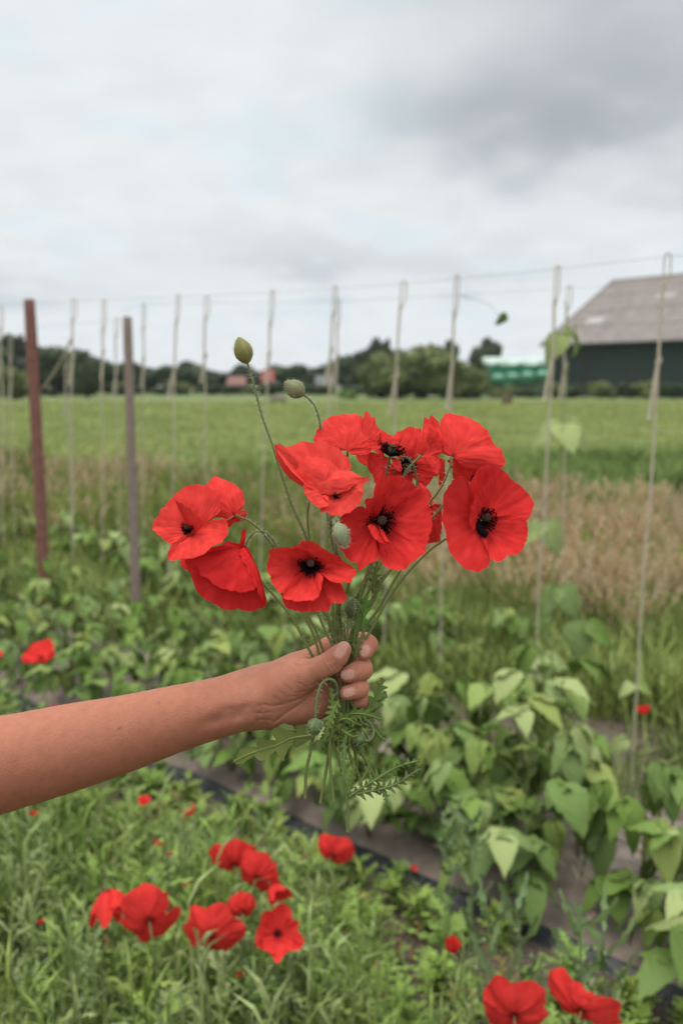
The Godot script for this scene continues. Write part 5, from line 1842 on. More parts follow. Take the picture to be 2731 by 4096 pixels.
func build_bunch() -> void:
	var rr := 0.0
	# ---- upper left, two flowers
	held_poppy("open poppy of the bunch farthest over the bare forearm", "A", 22, [
		[[375, 925, -10], [[340, 930, -8], [225, 905, 0], [105, 900, 2], [95, 870, 2], [112, 815, 0], [180, 730, -4], [255, 645, -8], [330, 598, -10], [400, 586, -12], [470, 603, -13], [535, 635, -14], [562, 695, -14], [560, 765, -13], [525, 815, -12], [440, 880, -11]], 0.12, 0.9, 0.10],
		[[365, 935, -9], [[300, 915, -4], [180, 920, 6], [100, 880, 9], [100, 905, 11], [140, 945, 12], [180, 985, 12], [225, 1000, 12], [290, 975, 6], [340, 950, 0]], 0.10, 0.7, 0.12],
		[[372, 930, -8], [[355, 900, -2], [330, 830, 6], [290, 745, 9], [245, 697, 10], [300, 728, 11], [360, 770, 10], [410, 815, 8], [438, 860, 5], [425, 895, 0]], 0.10, 0.5],
		[[372, 932, -9], [[310, 965, 2], [230, 1000, 10], [203, 1045, 15], [200, 1122, 17], [280, 1112, 17], [370, 1102, 15], [440, 1070, 14], [500, 1025, 12], [575, 985, 8], [612, 920, 4], [618, 870, 2], [595, 835, 1], [555, 826, 0], [500, 845, -2], [440, 878, -5]], 0.14, 0.9, 0.08]],
		[350, 892, -3, -0.45, 0.2, 0.9, 0.72],
		[P("A", 385, 940, 6), P("A", 470, 1050, -12), P("A", 640, 1130, -16), P("A", 820, 1238, -10), P("A", 905, 1330, -6), P("C", 477, 46, -3), P("C", 545, 135, 0), P("C", 640, 318, 4), P("C", 700, 428, 1), P("C", 800, 560, -6), P("C", 860, 760, -4), P("C", 930, 1060, 0), P("C", 1020, 1260, 4)], 1, 110)
	held_poppy("poppy of the bunch seen from behind with fine dark veins at its stalk", "A", -8, [
		[[664, 806, 6], [[600, 838, 4], [530, 800, 0], [440, 720, -8], [455, 600, -12], [485, 565, -12], [515, 538, -12], [560, 545, -10], [605, 562, -6], [665, 592, 0], [712, 640, 4], [730, 705, 7], [720, 742, 8], [685, 790, 8]], 0.16, 0.6, 0.04],
		[[664, 806, 5], [[630, 835, 4], [600, 840, 0], [590, 870, -4], [625, 885, -4], [660, 855, 0], [672, 830, 3]], 0.08, 0.5, 0.2],
		[[664, 808, 2], [[660, 850, -2], [690, 852, -6], [730, 840, -8], [746, 805, -8], [738, 775, -8], [715, 770, -6], [690, 785, -3]], 0.05, 0.5],
		[[664, 808, 2], [[560, 820, -10], [440, 800, -22], [400, 700, -26], [470, 640, -26], [560, 660, -20], [640, 720, -8]], 0.1, 0.5]],
		[], [P("A", 664, 806, -2), P("A", 750, 838, -2), P("A", 845, 912, -4), P("A", 900, 985, -6), P("A", 940, 1050, -8), P("A", 1020, 1250, -8), P("C", 560, 0, -6), P("C", 610, 90, -4), P("C", 685, 240, 0), P("C", 738, 408, 0), P("C", 830, 560, -6), P("C", 800, 800, -2), P("C", 690, 950, 6), P("C", 660, 1080, 8), P("C", 635, 1200, 8), P("C", 628, 1380, 8)], 2, 90)
	# ---- drooping bell at the lower left
	held_poppy("drooping deep red poppy hanging like a bell under its hooked stalk", "A", 6, [
		[[735, 1022, 0], [[690, 1045, 2], [560, 1040, 4], [440, 1070, 8], [330, 1110, 12], [318, 1125, 12], [350, 1195, 14], [378, 1300, 16], [440, 1372, 16], [520, 1422, 16], [620, 1460, 14], [700, 1466, 13], [752, 1473, 12], [840, 1456, 12], [882, 1440, 12], [882, 1388, 13], [842, 1290, 14], [790, 1150, 12]], 0.10, 1.0, 0.06],
		[[735, 1024, 2], [[690, 1048, 5], [520, 1055, 10], [390, 1095, 14], [365, 1130, 16], [420, 1205, 21], [490, 1258, 23], [600, 1322, 24], [720, 1336, 24], [800, 1312, 22], [800, 1230, 18], [770, 1120, 10]], 0.12, 0.6, 0.10],
		[[722, 1022, 4], [[690, 1050, 9], [700, 1095, 14], [740, 1160, 18], [775, 1235, 21], [810, 1320, 23], [850, 1390, 22], [882, 1432, 16], [880, 1385, 14], [850, 1305, 14], [815, 1190, 12], [775, 1080, 9], [745, 1030, 6]], 0.10, 1.3],
		[[722, 1030, 3], [[700, 1000, 6], [703, 955, 8], [706, 915, 8], [722, 901, 8], [738, 915, 7], [736, 945, 6], [724, 980, 5], [728, 1010, 4]], 0.08, 0.4],
		[[735, 1024, -4], [[560, 1010, -10], [420, 1060, -14], [300, 1100, -12], [280, 1115, -10], [300, 1172, -6], [345, 1205, -4], [450, 1260, -10], [620, 1200, -14]], 0.10, 0.6],
		[[735, 1022, 2], [[640, 1025, 6], [500, 1022, 9], [400, 1085, 12], [470, 1060, 15], [570, 1020, 15], [600, 985, 12], [680, 1000, 8], [715, 990, 6]], 0.06, 0.5]],
		[655, 1032, 4, -0.4, -0.9, 0.25, 0.7],
		[P("A", 735, 1022, 2), P("A", 750, 975, 2), P("A", 785, 930, 1), P("A", 835, 914, 0), P("A", 890, 938, -2), P("A", 950, 1020, -5), P("A", 1040, 1250, -6), P("C", 600, 0, -4), P("C", 640, 90, -3), P("C", 705, 225, 0), P("C", 772, 405, 0), P("C", 850, 580, -6), P("C", 830, 820, -2), P("C", 800, 1000, 4), P("C", 775, 1180, 6), P("C", 733, 1415, 8)], 3, 100)
	# ---- facing poppy, lower centre
	held_poppy("wide open poppy facing out with pale pod just above the thumb", "A", 34, [
		[[1190, 1150, -12], [[1150, 1080, -6], [1100, 1020, 0], [1060, 1035, 3], [1112, 1005, 4], [1130, 976, 4], [1185, 985, 4], [1250, 1012, 3], [1330, 1062, 1], [1400, 1112, -2], [1370, 1180, -4], [1280, 1170, -8]], 0.06, 0.7, 0.28],
		[[1190, 1150, -12], [[1200, 1090, -4], [1130, 1040, 2], [1060, 1030, 6], [1000, 1024, 8], [920, 1042, 8], [892, 1108, 8], [878, 1162, 8], [900, 1215, 9], [930, 1290, 10], [980, 1345, 11], [1030, 1340, 8], [1090, 1270, 2], [1130, 1210, -5]], -0.10, 1.0, 0.26],
		[[1190, 1150, -12], [[1240, 1100, -6], [1320, 1070, 0], [1400, 1112, 2], [1480, 1160, 4], [1500, 1192, 6], [1490, 1230, 8], [1468, 1266, 9], [1390, 1272, 9], [1325, 1262, 8], [1290, 1230, 2]], -0.06, 0.9, 0.26],
		[[1190, 1150, -14], [[1080, 1210, -4], [985, 1330, 2], [985, 1360, 4], [1005, 1425, 4], [1050, 1465, 3], [1110, 1470, 3], [1180, 1478, 3], [1250, 1474, 3], [1310, 1472, 3], [1345, 1420, 4], [1400, 1412, 4], [1446, 1385, 4], [1425, 1330, 4], [1390, 1270, 3], [1300, 1210, -4]], -0.06, 1.2, 0.22],
		[[1190, 1150, -11], [[1110, 1220, -2], [1020, 1310, 9], [1000, 1370, 13], [1060, 1395, 14], [1130, 1406, 14], [1190, 1395, 14], [1240, 1372, 13], [1258, 1320, 11], [1275, 1240, 3], [1240, 1190, -5]], -0.08, 0.9, 0.24]],
		[1190, 1148, -10, 0.02, 0.22, 1.0, 1.12],
		[P("A", 1190, 1152, 20), P("A", 1195, 1250, 6), P("A", 1230, 1400, 2), P("C", 700, 60, 2), P("C", 725, 115, 3), P("C", 765, 210, 4), P("C", 825, 330, 4), P("C", 880, 450, 4), P("C", 890, 620, 0), P("C", 870, 800, 2), P("C", 805, 960, 8), P("C", 802, 1150, 10), P("C", 826, 1402, 12)], 4, 60)
	# ---- cupped poppy, upper left of centre
	held_poppy("cupped orange red poppy with rolled petals hiding its centre", "A", 16, [
		[[1330, 660, -8], [[1230, 640, -12], [1080, 570, -10], [1000, 480, -6], [950, 400, 0], [945, 325, 2], [965, 300, 2], [1008, 325, 0], [1050, 318, -6], [1130, 292, -12], [1200, 290, -14], [1280, 286, -14], [1370, 332, -13], [1440, 392, -12], [1466, 452, -10], [1464, 492, -8], [1420, 560, -8]], 0.02, 1.1],
		[[1300, 560, 12], [[1250, 660, 12], [1180, 628, 9], [1125, 570, 7], [1092, 500, 6], [1102, 440, 6], [1150, 398, 6], [1212, 394, 6], [1282, 408, 6], [1335, 432, 5], [1390, 485, 3], [1470, 500, 3], [1540, 540, 5], [1500, 590, 9], [1430, 632, 12], [1340, 660, 13], [1250, 660, 12]], 0.10, 0.5],
		[[1310, 665, 2], [[1240, 650, 4], [1150, 598, 4], [1075, 572, 3], [1030, 540, 4], [975, 465, 6], [952, 400, 7], [948, 335, 8], [975, 400, 11], [1040, 480, 13], [1110, 555, 14], [1180, 615, 14], [1250, 655, 11]], 0.06, 0.7],
		[[1300, 664, 6], [[1200, 620, 11], [1145, 592, 14], [1146, 645, 16], [1180, 702, 18], [1238, 735, 19], [1298, 742, 19], [1316, 716, 18], [1270, 670, 14]], 0.16, 0.6],
		[[1370, 610, 0], [[1270, 655, 8], [1262, 740, 14], [1258, 778, 16], [1300, 785, 17], [1340, 806, 17], [1430, 800, 16], [1510, 740, 14], [1550, 680, 12], [1560, 640, 11], [1555, 600, 10], [1592, 548, 9], [1540, 530, 8], [1470, 500, 3]], 0.08, 1.1, 0.05]],
		[1345, 655, 8, 0.95, 0.12, 0.3, 0.62],
		[P("A", 1300, 680, 2), P("A", 1200, 700, -4), P("A", 1180, 712, -6), P("A", 1166, 800, -8), P("A", 1172, 900, -8), P("A", 1184, 990, -8), P("A", 1230, 1200, -6), P("C", 730, 30, 0), P("C", 790, 130, 2), P("C", 835, 260, 2), P("C", 880, 420, 2), P("C", 905, 600, 0), P("C", 890, 850, 2), P("C", 930, 1000, 0)], 5, 70)
	# ---- top centre
	held_poppy("broad fan shaped poppy highest in the middle of the bunch", "B", -16, [
		[[232, 335, 4], [[180, 340, 4], [60, 300, 3], [10, 265, 2], [20, 215, 0], [45, 172, -3], [92, 120, -6], [170, 97, -8], [260, 96, -9], [330, 112, -8], [375, 165, -6], [425, 215, -4], [405, 265, -1], [385, 320, 3], [330, 325, 5]], 0.10, 1.0],
		[[232, 338, 6], [[262, 318, 10], [330, 312, 13], [385, 318, 14], [378, 345, 14], [320, 362, 13], [260, 362, 10]], 0.08, 0.6],
		[[300, 355, 2], [[285, 365, 3], [300, 400, 4], [322, 422, 4], [354, 426, 4], [370, 380, 3], [385, 330, 3], [350, 330, 2]], 0.05, 0.6],
		[[330, 330, -2], [[350, 200, -4], [352, 130, -4], [340, 98, -4], [356, 80, -4], [380, 98, -4], [410, 122, -3], [425, 160, -2], [440, 200, -1], [440, 250, 0], [400, 310, 0]], 0.10, 0.9]],
		[], [P("B", 232, 336, -12), P("B", 215, 480, -18), P("B", 190, 640, -18), P("B", 150, 760, -14), P("B", 120, 765, -12), P("B", 128, 850, -10), P("B", 152, 960, -8), P("B", 165, 1020, -6), P("B", 240, 1200, -6), P("C", 868, 40, -4), P("C", 878, 160, -2), P("C", 885, 300, 0), P("C", 905, 450, 0), P("C", 915, 650, 0), P("C", 905, 850, 0), P("C", 975, 1060, -2), P("C", 985, 1230, 0)], 6, 60, 0.9)
	# ---- centre back with bare stamens
	held_poppy("tattered poppy behind the others with its black stamens bare", "B", -14, [
		[[500, 380, 0], [[430, 350, -2], [370, 350, -4], [360, 410, -4], [372, 455, -4], [395, 515, -3], [430, 556, -2], [470, 520, 0], [505, 470, 0], [520, 420, 0]], 0.06, 1.0],
		[[505, 372, -4], [[470, 350, -6], [430, 290, -6], [425, 235, -6], [445, 190, -7], [500, 228, -8], [545, 236, -9], [592, 242, -9], [575, 290, -8], [545, 340, -6]], 0.08, 1.0],
		[[515, 378, 3], [[525, 400, 5], [535, 440, 7], [555, 468, 8], [580, 468, 8], [588, 440, 8], [575, 405, 6], [545, 380, 4]], 0.08, 0.5],
		[[450, 300, 2], [[400, 260, 3], [370, 260, 3], [360, 300, 4], [400, 330, 5], [440, 350, 5], [460, 380, 5], [475, 340, 4], [460, 300, 3]], 0.08, 0.8]],
		[512, 368, 4, 0.22, 0.9, 0.35, 1.25],
		[P("B", 512, 370, -10), P("B", 500, 420, -11), P("B", 482, 500, -12), P("B", 450, 700, -14), P("B", 420, 950, -12), P("B", 395, 1070, -8), P("B", 345, 1220, -4), P("C", 985, 60, -2), P("C", 950, 220, 0), P("C", 925, 420, 0), P("C", 930, 650, 0), P("C", 950, 900, 0), P("C", 1050, 1120, 2), P("C", 1152, 1302, 4)], 7, 40, 0.9)
	held_poppy("poppy tucked deepest in the bunch with its dark middle half hidden", "B", -34, [
		[[610, 430, 0], [[560, 380, -2], [545, 300, -4], [555, 220, -6], [600, 187, -7], [660, 180, -7], [712, 196, -7], [720, 260, -6], [720, 340, -4], [680, 400, -2]], 0.10, 0.8, 0.25],
		[[610, 430, 0], [[660, 400, 0], [760, 370, 2], [850, 380, 3], [868, 420, 4], [838, 488, 4], [790, 520, 4], [752, 570, 4], [700, 545, 3], [640, 500, 2]], 0.06, 1.0, 0.25],
		[[610, 430, 0], [[520, 420, -2], [460, 440, -4], [430, 520, -5], [480, 580, -4], [560, 600, -2], [640, 580, 0], [660, 500, 0]], 0.06, 0.8, 0.3],
		[[840, 400, 4], [[850, 440, 5], [835, 500, 6], [832, 560, 7], [860, 560, 7], [878, 510, 7], [868, 440, 6], [875, 390, 4]], 0.05, 0.6]],
		[610, 432, 4, 0.15, -0.2, 1.0, 1.0],
		[P("B", 535, 485, -18), P("B", 553, 425, -16), P("B", 585, 385, -14), P("B", 625, 380, -13), P("B", 660, 425, -14), P("B", 682, 500, -15), P("B", 686, 570, -16), P("B", 640, 800, -18), P("B", 500, 1000, -16), P("B", 420, 1130, -8), P("B", 370, 1260, -4), P("C", 1000, 80, -2), P("C", 960, 260, 0), P("C", 935, 450, 0), P("C", 945, 650, 0), P("C", 960, 850, -2), P("C", 920, 1000, -2)], 8, 40, 0.6)
	# ---- half closed cup
	held_poppy("half closed poppy cup pressed against the big fan of its neighbour", "B", -12, [
		[[718, 366, 6], [[690, 340, 6], [682, 282, 6], [700, 235, 5], [722, 205, 4], [735, 160, 2], [790, 175, 2], [830, 240, 3], [838, 300, 4], [832, 370, 6], [795, 406, 8], [740, 390, 8]], 0.16, 0.9, 0.03],
		[[730, 360, 0], [[715, 260, -2], [735, 180, -4], [745, 140, -5], [733, 110, -5], [765, 122, -5], [782, 99, -5], [805, 115, -5], [832, 140, -4], [840, 185, -3], [838, 260, -1], [800, 330, 0]], 0.08, 1.3],
		[[740, 375, 8], [[790, 405, 9], [785, 445, 10], [805, 485, 11], [832, 488, 11], [846, 430, 10], [838, 380, 9], [800, 370, 8]], 0.06, 0.7],
		[[760, 330, 6], [[790, 280, 9], [800, 230, 10], [760, 200, 9], [790, 192, 10], [830, 225, 11], [850, 290, 11], [850, 350, 10], [800, 380, 8]], 0.06, 0.8]],
		[], [P("B", 716, 365, -5), P("B", 660, 420, -6), P("B", 622, 465, -8), P("B", 600, 510, -10), P("B", 580, 700, -14), P("B", 540, 1000, -14), P("B", 512, 1118, -8), P("B", 450, 1210, -4), P("B", 400, 1330, -2), P("C", 1020, 130, 0), P("C", 985, 260, 2), P("C", 945, 430, 0), P("C", 940, 650, 0), P("C", 930, 900, 0), P("C", 1000, 1050, -4)], 9, 50)
	# ---- top right, seen from behind
	held_poppy("large poppy turned away showing the back of its petals and pale stalk", "B", -6, [
		[[922, 376, 6], [[880, 350, 4], [850, 290, 0], [838, 220, -4], [848, 125, -8], [880, 87, -9], [940, 92, -9], [1040, 127, -8], [1130, 177, -6], [1168, 232, -4], [1182, 272, -3], [1240, 322, -2], [1266, 382, 0], [1250, 440, 2], [1150, 447, 4], [1050, 452, 5], [980, 432, 6]], 0.13, 1.0, 0.04],
		[[920, 374, 4], [[900, 370, 3], [850, 350, 0], [820, 310, -2], [795, 225, -5], [820, 180, -6], [845, 200, -5], [870, 280, -1]], 0.08, 0.6],
		[[922, 380, 0], [[885, 400, -3], [905, 435, -5], [928, 470, -6], [930, 520, -7], [1000, 540, -9], [1080, 530, -10], [1100, 450, -8], [1000, 420, -3]], 0.06, 1.0],
		[[922, 378, 2], [[960, 430, 2], [1000, 480, 0], [1040, 540, -2], [1090, 560, -4], [1150, 520, -6], [1160, 440, -5], [1050, 420, -1]], 0.06, 0.8]],
		[1046, 510, -4, 0.6, -0.4, 0.4, 0.5],
		[P("B", 922, 378, 2), P("B", 908, 430, 1), P("B", 885, 495, 0), P("B", 855, 560, -2), P("B", 810, 630, -4), P("B", 768, 685, -6), P("B", 700, 860, -10), P("B", 620, 1050, -10), P("B", 578, 1125, -6), P("B", 510, 1240, -2), P("B", 440, 1370, 0), P("C", 1060, 170, 2), P("C", 1010, 290, 4), P("C", 955, 450, 2), P("C", 935, 650, 0), P("C", 880, 900, 2), P("C", 905, 1010, 2)], 10, 60)
	# ---- big right poppy
	held_poppy("large open poppy at the outer end with a black petal fleck", "B", 14, [
		[[1105, 790, -16], [[1060, 760, -12], [1035, 650, -6], [1028, 590, -4], [1060, 510, -6], [1105, 440, -9], [1165, 425, -11], [1232, 440, -12], [1290, 498, -11], [1352, 552, -9], [1400, 592, -6], [1440, 645, -3], [1451, 712, 0], [1440, 760, 1], [1408, 795, 1], [1300, 800, -8]], -0.10, 1.1, 0.14],
		[[1100, 800, -15], [[1090, 760, -8], [1030, 640, 2], [1022, 560, 6], [1012, 510, 8], [960, 506, 9], [902, 560, 8], [868, 640, 6], [858, 762, 5], [876, 882, 6], [902, 990, 8], [950, 1062, 9], [1012, 1112, 10], [1082, 1142, 10], [1142, 1112, 10], [1168, 1072, 9], [1158, 1010, 7], [1135, 950, 3], [1090, 880, -6]], 0.10, 1.0, 0.06],
		[[1110, 800, -16], [[1200, 770, -12], [1320, 760, -6], [1405, 790, 2], [1418, 880, 5], [1400, 950, 8], [1352, 1010, 10], [1282, 1030, 11], [1232, 1066, 12], [1182, 1052, 11], [1155, 1000, 8], [1120, 930, 2], [1095, 860, -8]], -0.10, 1.0, 0.16],
		[[1105, 795, -13], [[1085, 850, -5], [1060, 860, 2], [1040, 800, 7], [1050, 700, 9], [1075, 640, 9], [1100, 590, 8], [1150, 540, 6], [1215, 515, 4], [1190, 590, -4], [1140, 690, -9]], 0.08, 0.8, 0.08]],
		[1116, 782, -9, 0.45, 0.12, 0.8, 1.15],
		[P("B", 1000, 850, -4), P("B", 930, 890, -8), P("B", 875, 920, -8), P("B", 790, 978, -8), P("B", 700, 1062, -6), P("B", 590, 1185, -2), P("B", 480, 1345, 2), P("C", 1130, 130, 4), P("C", 1045, 280, 6), P("C", 965, 420, 4), P("C", 930, 560, 0), P("C", 900, 760, 0), P("C", 820, 950, 4), P("C", 862, 1110, 6), P("C", 902, 1290, 8), P("C", 926, 1450, 8), P("C", 922, 1615, 8)], 11, 40)
	# ---- big centre poppy
	held_poppy("large crumpled open poppy in the middle of the bunch", "B", 30, [
		[[440, 800, -16], [[400, 760, -8], [352, 700, 0], [345, 655, 4], [395, 645, 6], [405, 590, 3], [442, 530, -2], [492, 502, -5], [560, 497, -7], [632, 532, -7], [692, 572, -6], [742, 632, -4], [720, 720, -6], [600, 760, -10]], -0.10, 1.5, 0.23],
		[[440, 800, -16], [[540, 700, -10], [660, 620, -5], [738, 628, -2], [776, 702, 2], [782, 792, 5], [776, 882, 7], [752, 972, 9], [722, 1022, 10], [640, 1082, 10], [572, 1117, 10], [500, 1114, 10], [452, 1062, 9], [425, 980, 7], [415, 900, 2]], -0.10, 1.7, 0.21],
		[[430, 805, -15], [[370, 780, -8], [355, 720, -3], [300, 705, -2], [200, 762, -4], [165, 800, -5], [160, 900, -5], [188, 990, -3], [240, 1052, 0], [292, 1082, 3], [312, 1127, 5], [370, 1082, 6], [432, 1052, 7], [440, 980, 6], [415, 900, 2], [410, 850, -6]], -0.06, 1.2, 0.17],
		[[425, 810, -12], [[385, 818, -4], [362, 832, 3], [385, 880, 9], [420, 925, 11], [470, 950, 11], [520, 962, 10], [480, 930, 12], [462, 900, 11], [440, 850, 4], [432, 825, -4]], 0.06, 0.9, 0.1],
		[[425, 785, -12], [[375, 770, -4], [350, 715, 4], [360, 670, 9], [400, 645, 11], [450, 618, 11], [500, 588, 9], [450, 650, 10], [410, 700, 7], [400, 750, 0]], 0.06, 0.8, 0.1]],
		[446, 797, -10, 0.12, 0.05, 1.0, 1.35],
		[P("B", 440, 800, 12), P("B", 430, 900, 2), P("B", 420, 1000, 0), P("B", 380, 1080, 0), P("B", 320, 1240, 2), P("C", 940, 50, 4), P("C", 925, 200, 6), P("C", 915, 400, 5), P("C", 925, 600, 2), P("C", 920, 800, 2), P("C", 860, 980, 6), P("C", 905, 1090, 4)], 12, 60)
	held_poppy("poppy hidden behind the large crumpled one, only an edge showing", "B", -8, [
		[[775, 700, 0], [[770, 760, -2], [772, 850, -3], [768, 935, -4], [800, 942, -4], [840, 945, -4], [845, 880, -3], [852, 800, -3], [850, 720, -2], [850, 692, -1], [810, 680, 0]], 0.08, 1.0, 0.12],
		[[775, 700, 0], [[720, 640, -4], [690, 560, -8], [700, 545, -8], [745, 570, -7], [790, 640, -4], [800, 680, -2]], 0.08, 0.8],
		[[775, 700, -2], [[700, 800, -8], [640, 900, -12], [700, 950, -12], [770, 930, -8], [790, 800, -4]], 0.08, 0.8],
		[[775, 702, -2], [[650, 640, -12], [560, 700, -18], [600, 820, -18], [700, 800, -10]], 0.08, 0.8]],
		[], [P("B", 856, 694, -8), P("B", 820, 740, -6), P("B", 780, 788, -5), P("B", 700, 900, -10), P("B", 560, 1080, -14), P("B", 450, 1180, -8), P("B", 390, 1320, -4), P("C", 990, 180, 0), P("C", 950, 420, 0), P("C", 955, 650, -2), P("C", 975, 900, -2), P("C", 960, 1000, -2)], 13, 30)
	# ---- buds
	held_bud("tall upright olive green bud standing highest in the bunch", [P("D", 569, 836, -6), P("D", 582, 880, -6), P("D", 600, 950, -7), P("D", 625, 1020, -8), P("D", 648, 1095, -9), P("D", 672, 1165, -9), P("D", 703, 1235, -9), P("D", 730, 1330, -8), P("C", 780, 100, -2), P("C", 815, 250, 0), P("C", 865, 420, 0), P("C", 890, 600, -2), P("C", 850, 850, 0), P("C", 790, 1000, 6)], P("D", 548, 775, -4) - P("D", 569, 836, -6), 0.0212, 0.0066, Color(0.205, 0.195, 0.066), 41, 210)
	held_bud("smaller pale hairy bud bending over beside the tall upright one", [P("D", 699, 908, -14), P("D", 716, 923, -14), P("D", 728, 945, -14), P("D", 735, 975, -16), P("D", 742, 1050, -24), P("D", 752, 1180, -26), P("D", 765, 1300, -18), P("C", 820, 60, -6), P("C", 850, 250, -2), P("C", 890, 430, 0), P("C", 900, 650, -2), P("C", 930, 900, -4)], P("D", 652, 876, -10) - P("D", 699, 908, -14), 0.0182, 0.0066, Color(0.215, 0.225, 0.125), 42, 130)
	held_bud("flattened pale bud hanging against the large crumpled poppy", [P("B", 158, 806, 34), P("B", 150, 780, 33), P("B", 135, 755, 24), P("B", 120, 800, 8), P("B", 130, 950, -4), P("B", 180, 1150, -4), P("C", 850, 60, -2), P("C", 880, 300, 0), P("C", 900, 500, 0), P("C", 905, 800, 0)], P("B", 220, 975, 36) - P("B", 158, 806, 34), 0.0200, 0.0054, Color(0.235, 0.255, 0.15), 43, 60)
	held_bud("dark green bud tucked among the stalks above the thumb", [P("B", 250, 1440, 10), P("B", 255, 1500, 8), P("C", 900, 150, 6), P("C", 905, 300, 3), P("C", 910, 500, 2), P("C", 900, 800, 2)], P("B", 270, 1305, 10) - P("B", 250, 1440, 10), 0.0150, 0.0052, Color(0.075, 0.105, 0.045), 44, 40)
	held_bud("nodding round green bud on a bent stalk under the hand", [P("C", 700, 818, 24), P("C", 705, 740, 24), P("C", 718, 650, 24), P("C", 745, 580, 23), P("C", 790, 553, 22), P("C", 835, 570, 20), P("C", 855, 640, 14), P("C", 850, 760, 10), P("C", 820, 900, 8), P("C", 790, 980, 8)], P("C", 690, 945, 24) - P("C", 700, 818, 24), 0.0140, 0.0052, Color(0.105, 0.155, 0.065), 45, 20)
	held_bud("small round green bud half buried in the hanging leaves", [P("C", 1045, 980, 12), P("C", 1085, 970, 12), P("C", 1105, 920, 10), P("C", 1080, 860, 6), P("C", 1000, 800, 4), P("C", 940, 700, 2)], P("C", 975, 960, 13) - P("C", 1045, 980, 12), 0.0095, 0.0042, Color(0.09, 0.14, 0.055), 46, 14)
	# ---- leaves
	var g1 := Color(0.135, 0.19, 0.048)
	var g2 := g1
	var g3 := Color(0.15, 0.215, 0.065)
	held_leaf("broad yellowish lobed leaf pointing out under the wrist", W("C", 10, [[720, 935], [600, 950, 2], [520, 965, 4], [430, 1010, 6], [330, 1040, 8], [230, 1075, 10], [130, 1125, 10]]), 0.0135, 4, Color(0.165, 0.20, 0.055), 1, Vector3.ZERO, 0.30)
	held_leaf("small leaf with a brown tip against the heel of the hand", W("C", 8, [[690, 940], [600, 930, 2], [540, 905, 4], [415, 905, 6]]), 0.0085, 3, Color(0.14, 0.175, 0.055), 2, Vector3.ZERO, 0.3)
	held_leaf("jagged green leaf lying along the stalks below the thumb", W("C", 12, [[815, 960], [812, 860, 3], [818, 740, 5], [808, 610, 6]]), 0.0062, 9, g1, 3)
	held_leaf("jagged green leaf hanging down beside the nodding bud", W("C", 16, [[860, 700], [820, 780, 3], [790, 870, 5], [760, 980, 5]]), 0.0056, 7, g2, 4)
	held_leaf("tall toothed leaf rising outside the little finger", W("C", -2, [[985, 900], [1060, 800, 0], [1115, 690, 0], [1150, 610, 0], [1170, 545, 0]]), 0.0078, 6, g1, 5)
	held_leaf("feathery leaf spreading from under the little finger", W("C", 8, [[900, 800], [980, 790, 3], [1060, 800, 4], [1160, 830, 4]]), 0.0072, 6, g2, 6)
	held_leaf("curled leaf in the thick of the hanging foliage", W("C", 14, [[840, 860], [880, 830, 3], [930, 830, 4], [980, 860, 4]]), 0.0070, 5, g2, 7)
	held_leaf("short bright leaf curling down in the hanging foliage", W("C", 12, [[880, 900], [920, 930, 3], [960, 950, 4], [1000, 940, 4]]), 0.0064, 5, g1, 8)
	held_leaf("thin leaf tip drooping outside the hanging foliage", W("C", 4, [[1000, 850], [1100, 890, 2], [1150, 950, 3], [1190, 975, 3]]), 0.0052, 5, g3, 9)
	held_leaf("feathery green leaf hanging straight down in the middle", W("C", 10, [[900, 960], [900, 1060, 2], [895, 1160, 2], [890, 1250, 2]]), 0.0040, 8, g3, 10)
	held_leaf("small toothed leaf beside the longest stalk", W("C", 9, [[925, 1350], [945, 1280, 1], [960, 1200, 2], [970, 1120, 2]]), 0.0042, 7, g1, 11)
	held_leaf("slim leaf crossing the cut stalk ends", W("C", 9, [[1000, 1290], [1050, 1210, 1], [1080, 1120, 2], [1090, 1030, 2]]), 0.0040, 6, g1, 12)
	held_leaf("long pale feathery spray reaching out to the side", W("C", 8, [[930, 1370], [1020, 1310, 2], [1110, 1255, 4], [1230, 1180, 5], [1330, 1140, 6], [1430, 1118, 7]]), 0.0080, 13, g3, 13, Vector3.ZERO, 0.06)
	held_leaf("lower pale spray with drooping tips beside the long one", W("C", 8, [[945, 1355], [1060, 1335, 2], [1180, 1310, 4], [1280, 1270, 5], [1370, 1210, 5], [1435, 1172, 5]]), 0.0072, 12, Color(0.13, 0.18, 0.06), 14, Vector3.ZERO, 0.06)
	held_leaf("little green leaflet under the lower spray", W("C", 7, [[1140, 1320], [1170, 1340, 1], [1190, 1375, 2], [1185, 1400, 2]]), 0.0042, 3, g3, 15)
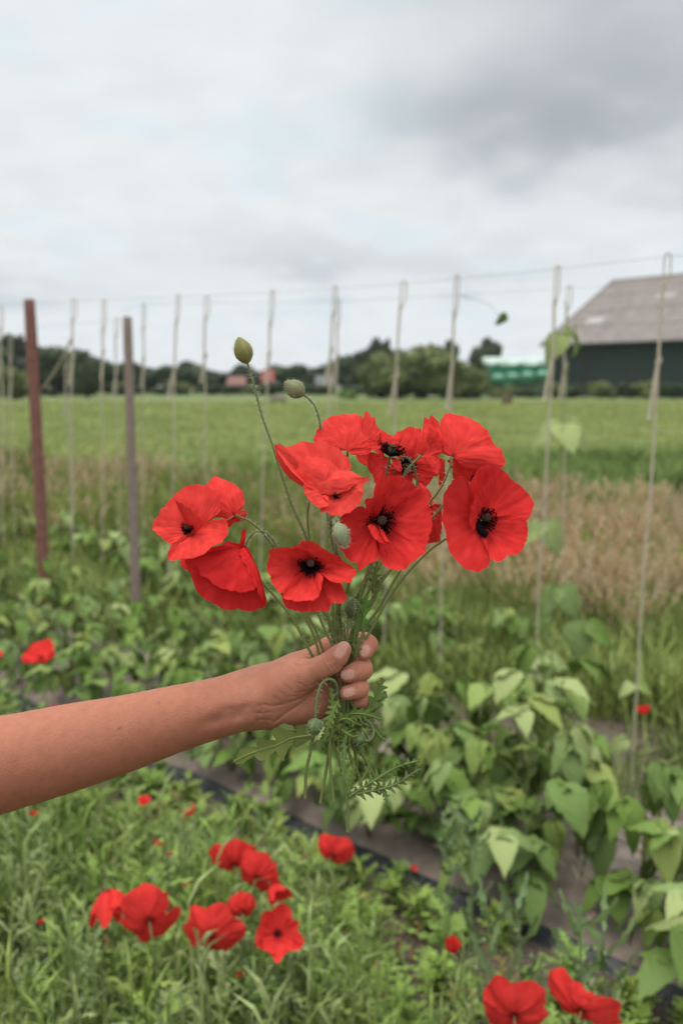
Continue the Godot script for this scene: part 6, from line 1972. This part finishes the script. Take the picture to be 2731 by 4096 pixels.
	held_leaf("tuft of leaflets where the stalks leave the hand", W("C", 6, [[830, 930], [780, 950, 2], [740, 1000, 2], [725, 1030, 2]]), 0.0052, 4, g2, 16)
	held_leaf("broad leaf low in the hanging foliage", W("C", 2, [[930, 860], [990, 930, 0], [1020, 1010, 0], [1000, 1080, 0]]), 0.0070, 6, g2, 17)
	held_leaf("jagged leaf behind the nodding bud", W("C", 0, [[850, 820], [800, 900, 0], [770, 980, 0], [790, 1080, 0]]), 0.0066, 6, g2, 18)
	held_leaf("upright green leaf between the stalks over the index finger", W("C", 2, [[960, 330], [985, 150, 2], [1005, 20, 2], [1030, -120, 0]]), 0.0050, 5, g1, 19)
	held_leaf("bright narrow leaf rising above the index finger", W("B", 4, [[330, 1500], [340, 1400, 2], [355, 1330, 3], [350, 1290, 3]]), 0.0060, 4, Color(0.11, 0.22, 0.045), 20)
	held_leaf("smooth long leaf under the large crumpled poppy", W("B", -6, [[400, 1280], [405, 1200, 0], [415, 1130, 0], [420, 1060, 0]]), 0.0050, 5, g1, 21)
	held_leaf("brown tipped lobed leaf between thumb and index finger", W("C", 12, [[970, 400], [985, 350, 2], [1010, 290, 3], [1040, 225, 3]]), 0.0052, 4, Color(0.135, 0.165, 0.05), 22)
	held_leaf("green leaf among the stalks over the thumb", W("C", 0, [[840, 330], [835, 230, 0], [838, 130, 0], [850, 30, 0]]), 0.0055, 5, g1, 23)
	held_leaf("serrated leaf outside the curled fingers", W("C", -6, [[1010, 860], [1080, 830, 0], [1130, 740, 0], [1195, 640, 0]]), 0.0060, 5, g3, 24)
	var lab := "small leaflet crowded among the stalks under the fist"
	for k in 16:
		var x := 850.0 + 190.0 * rng.randf()
		var y := 780.0 + 230.0 * rng.randf()
		var a := rng.randf() * TAU
		var ln := rng.randf_range(60, 120)
		held_leaf(lab, W("C", rng.randf_range(-4, 10), [[x, y], [x + cos(a) * ln * 0.5, y + sin(a) * ln * 0.5 + 8, 2], [x + cos(a) * ln, y + sin(a) * ln + 30, 0]]), rng.randf_range(0.004, 0.007), 5, jit(g2 if k % 3 else g1, 0.2), 60 + k, (-vf + rv(0.8)).normalized())
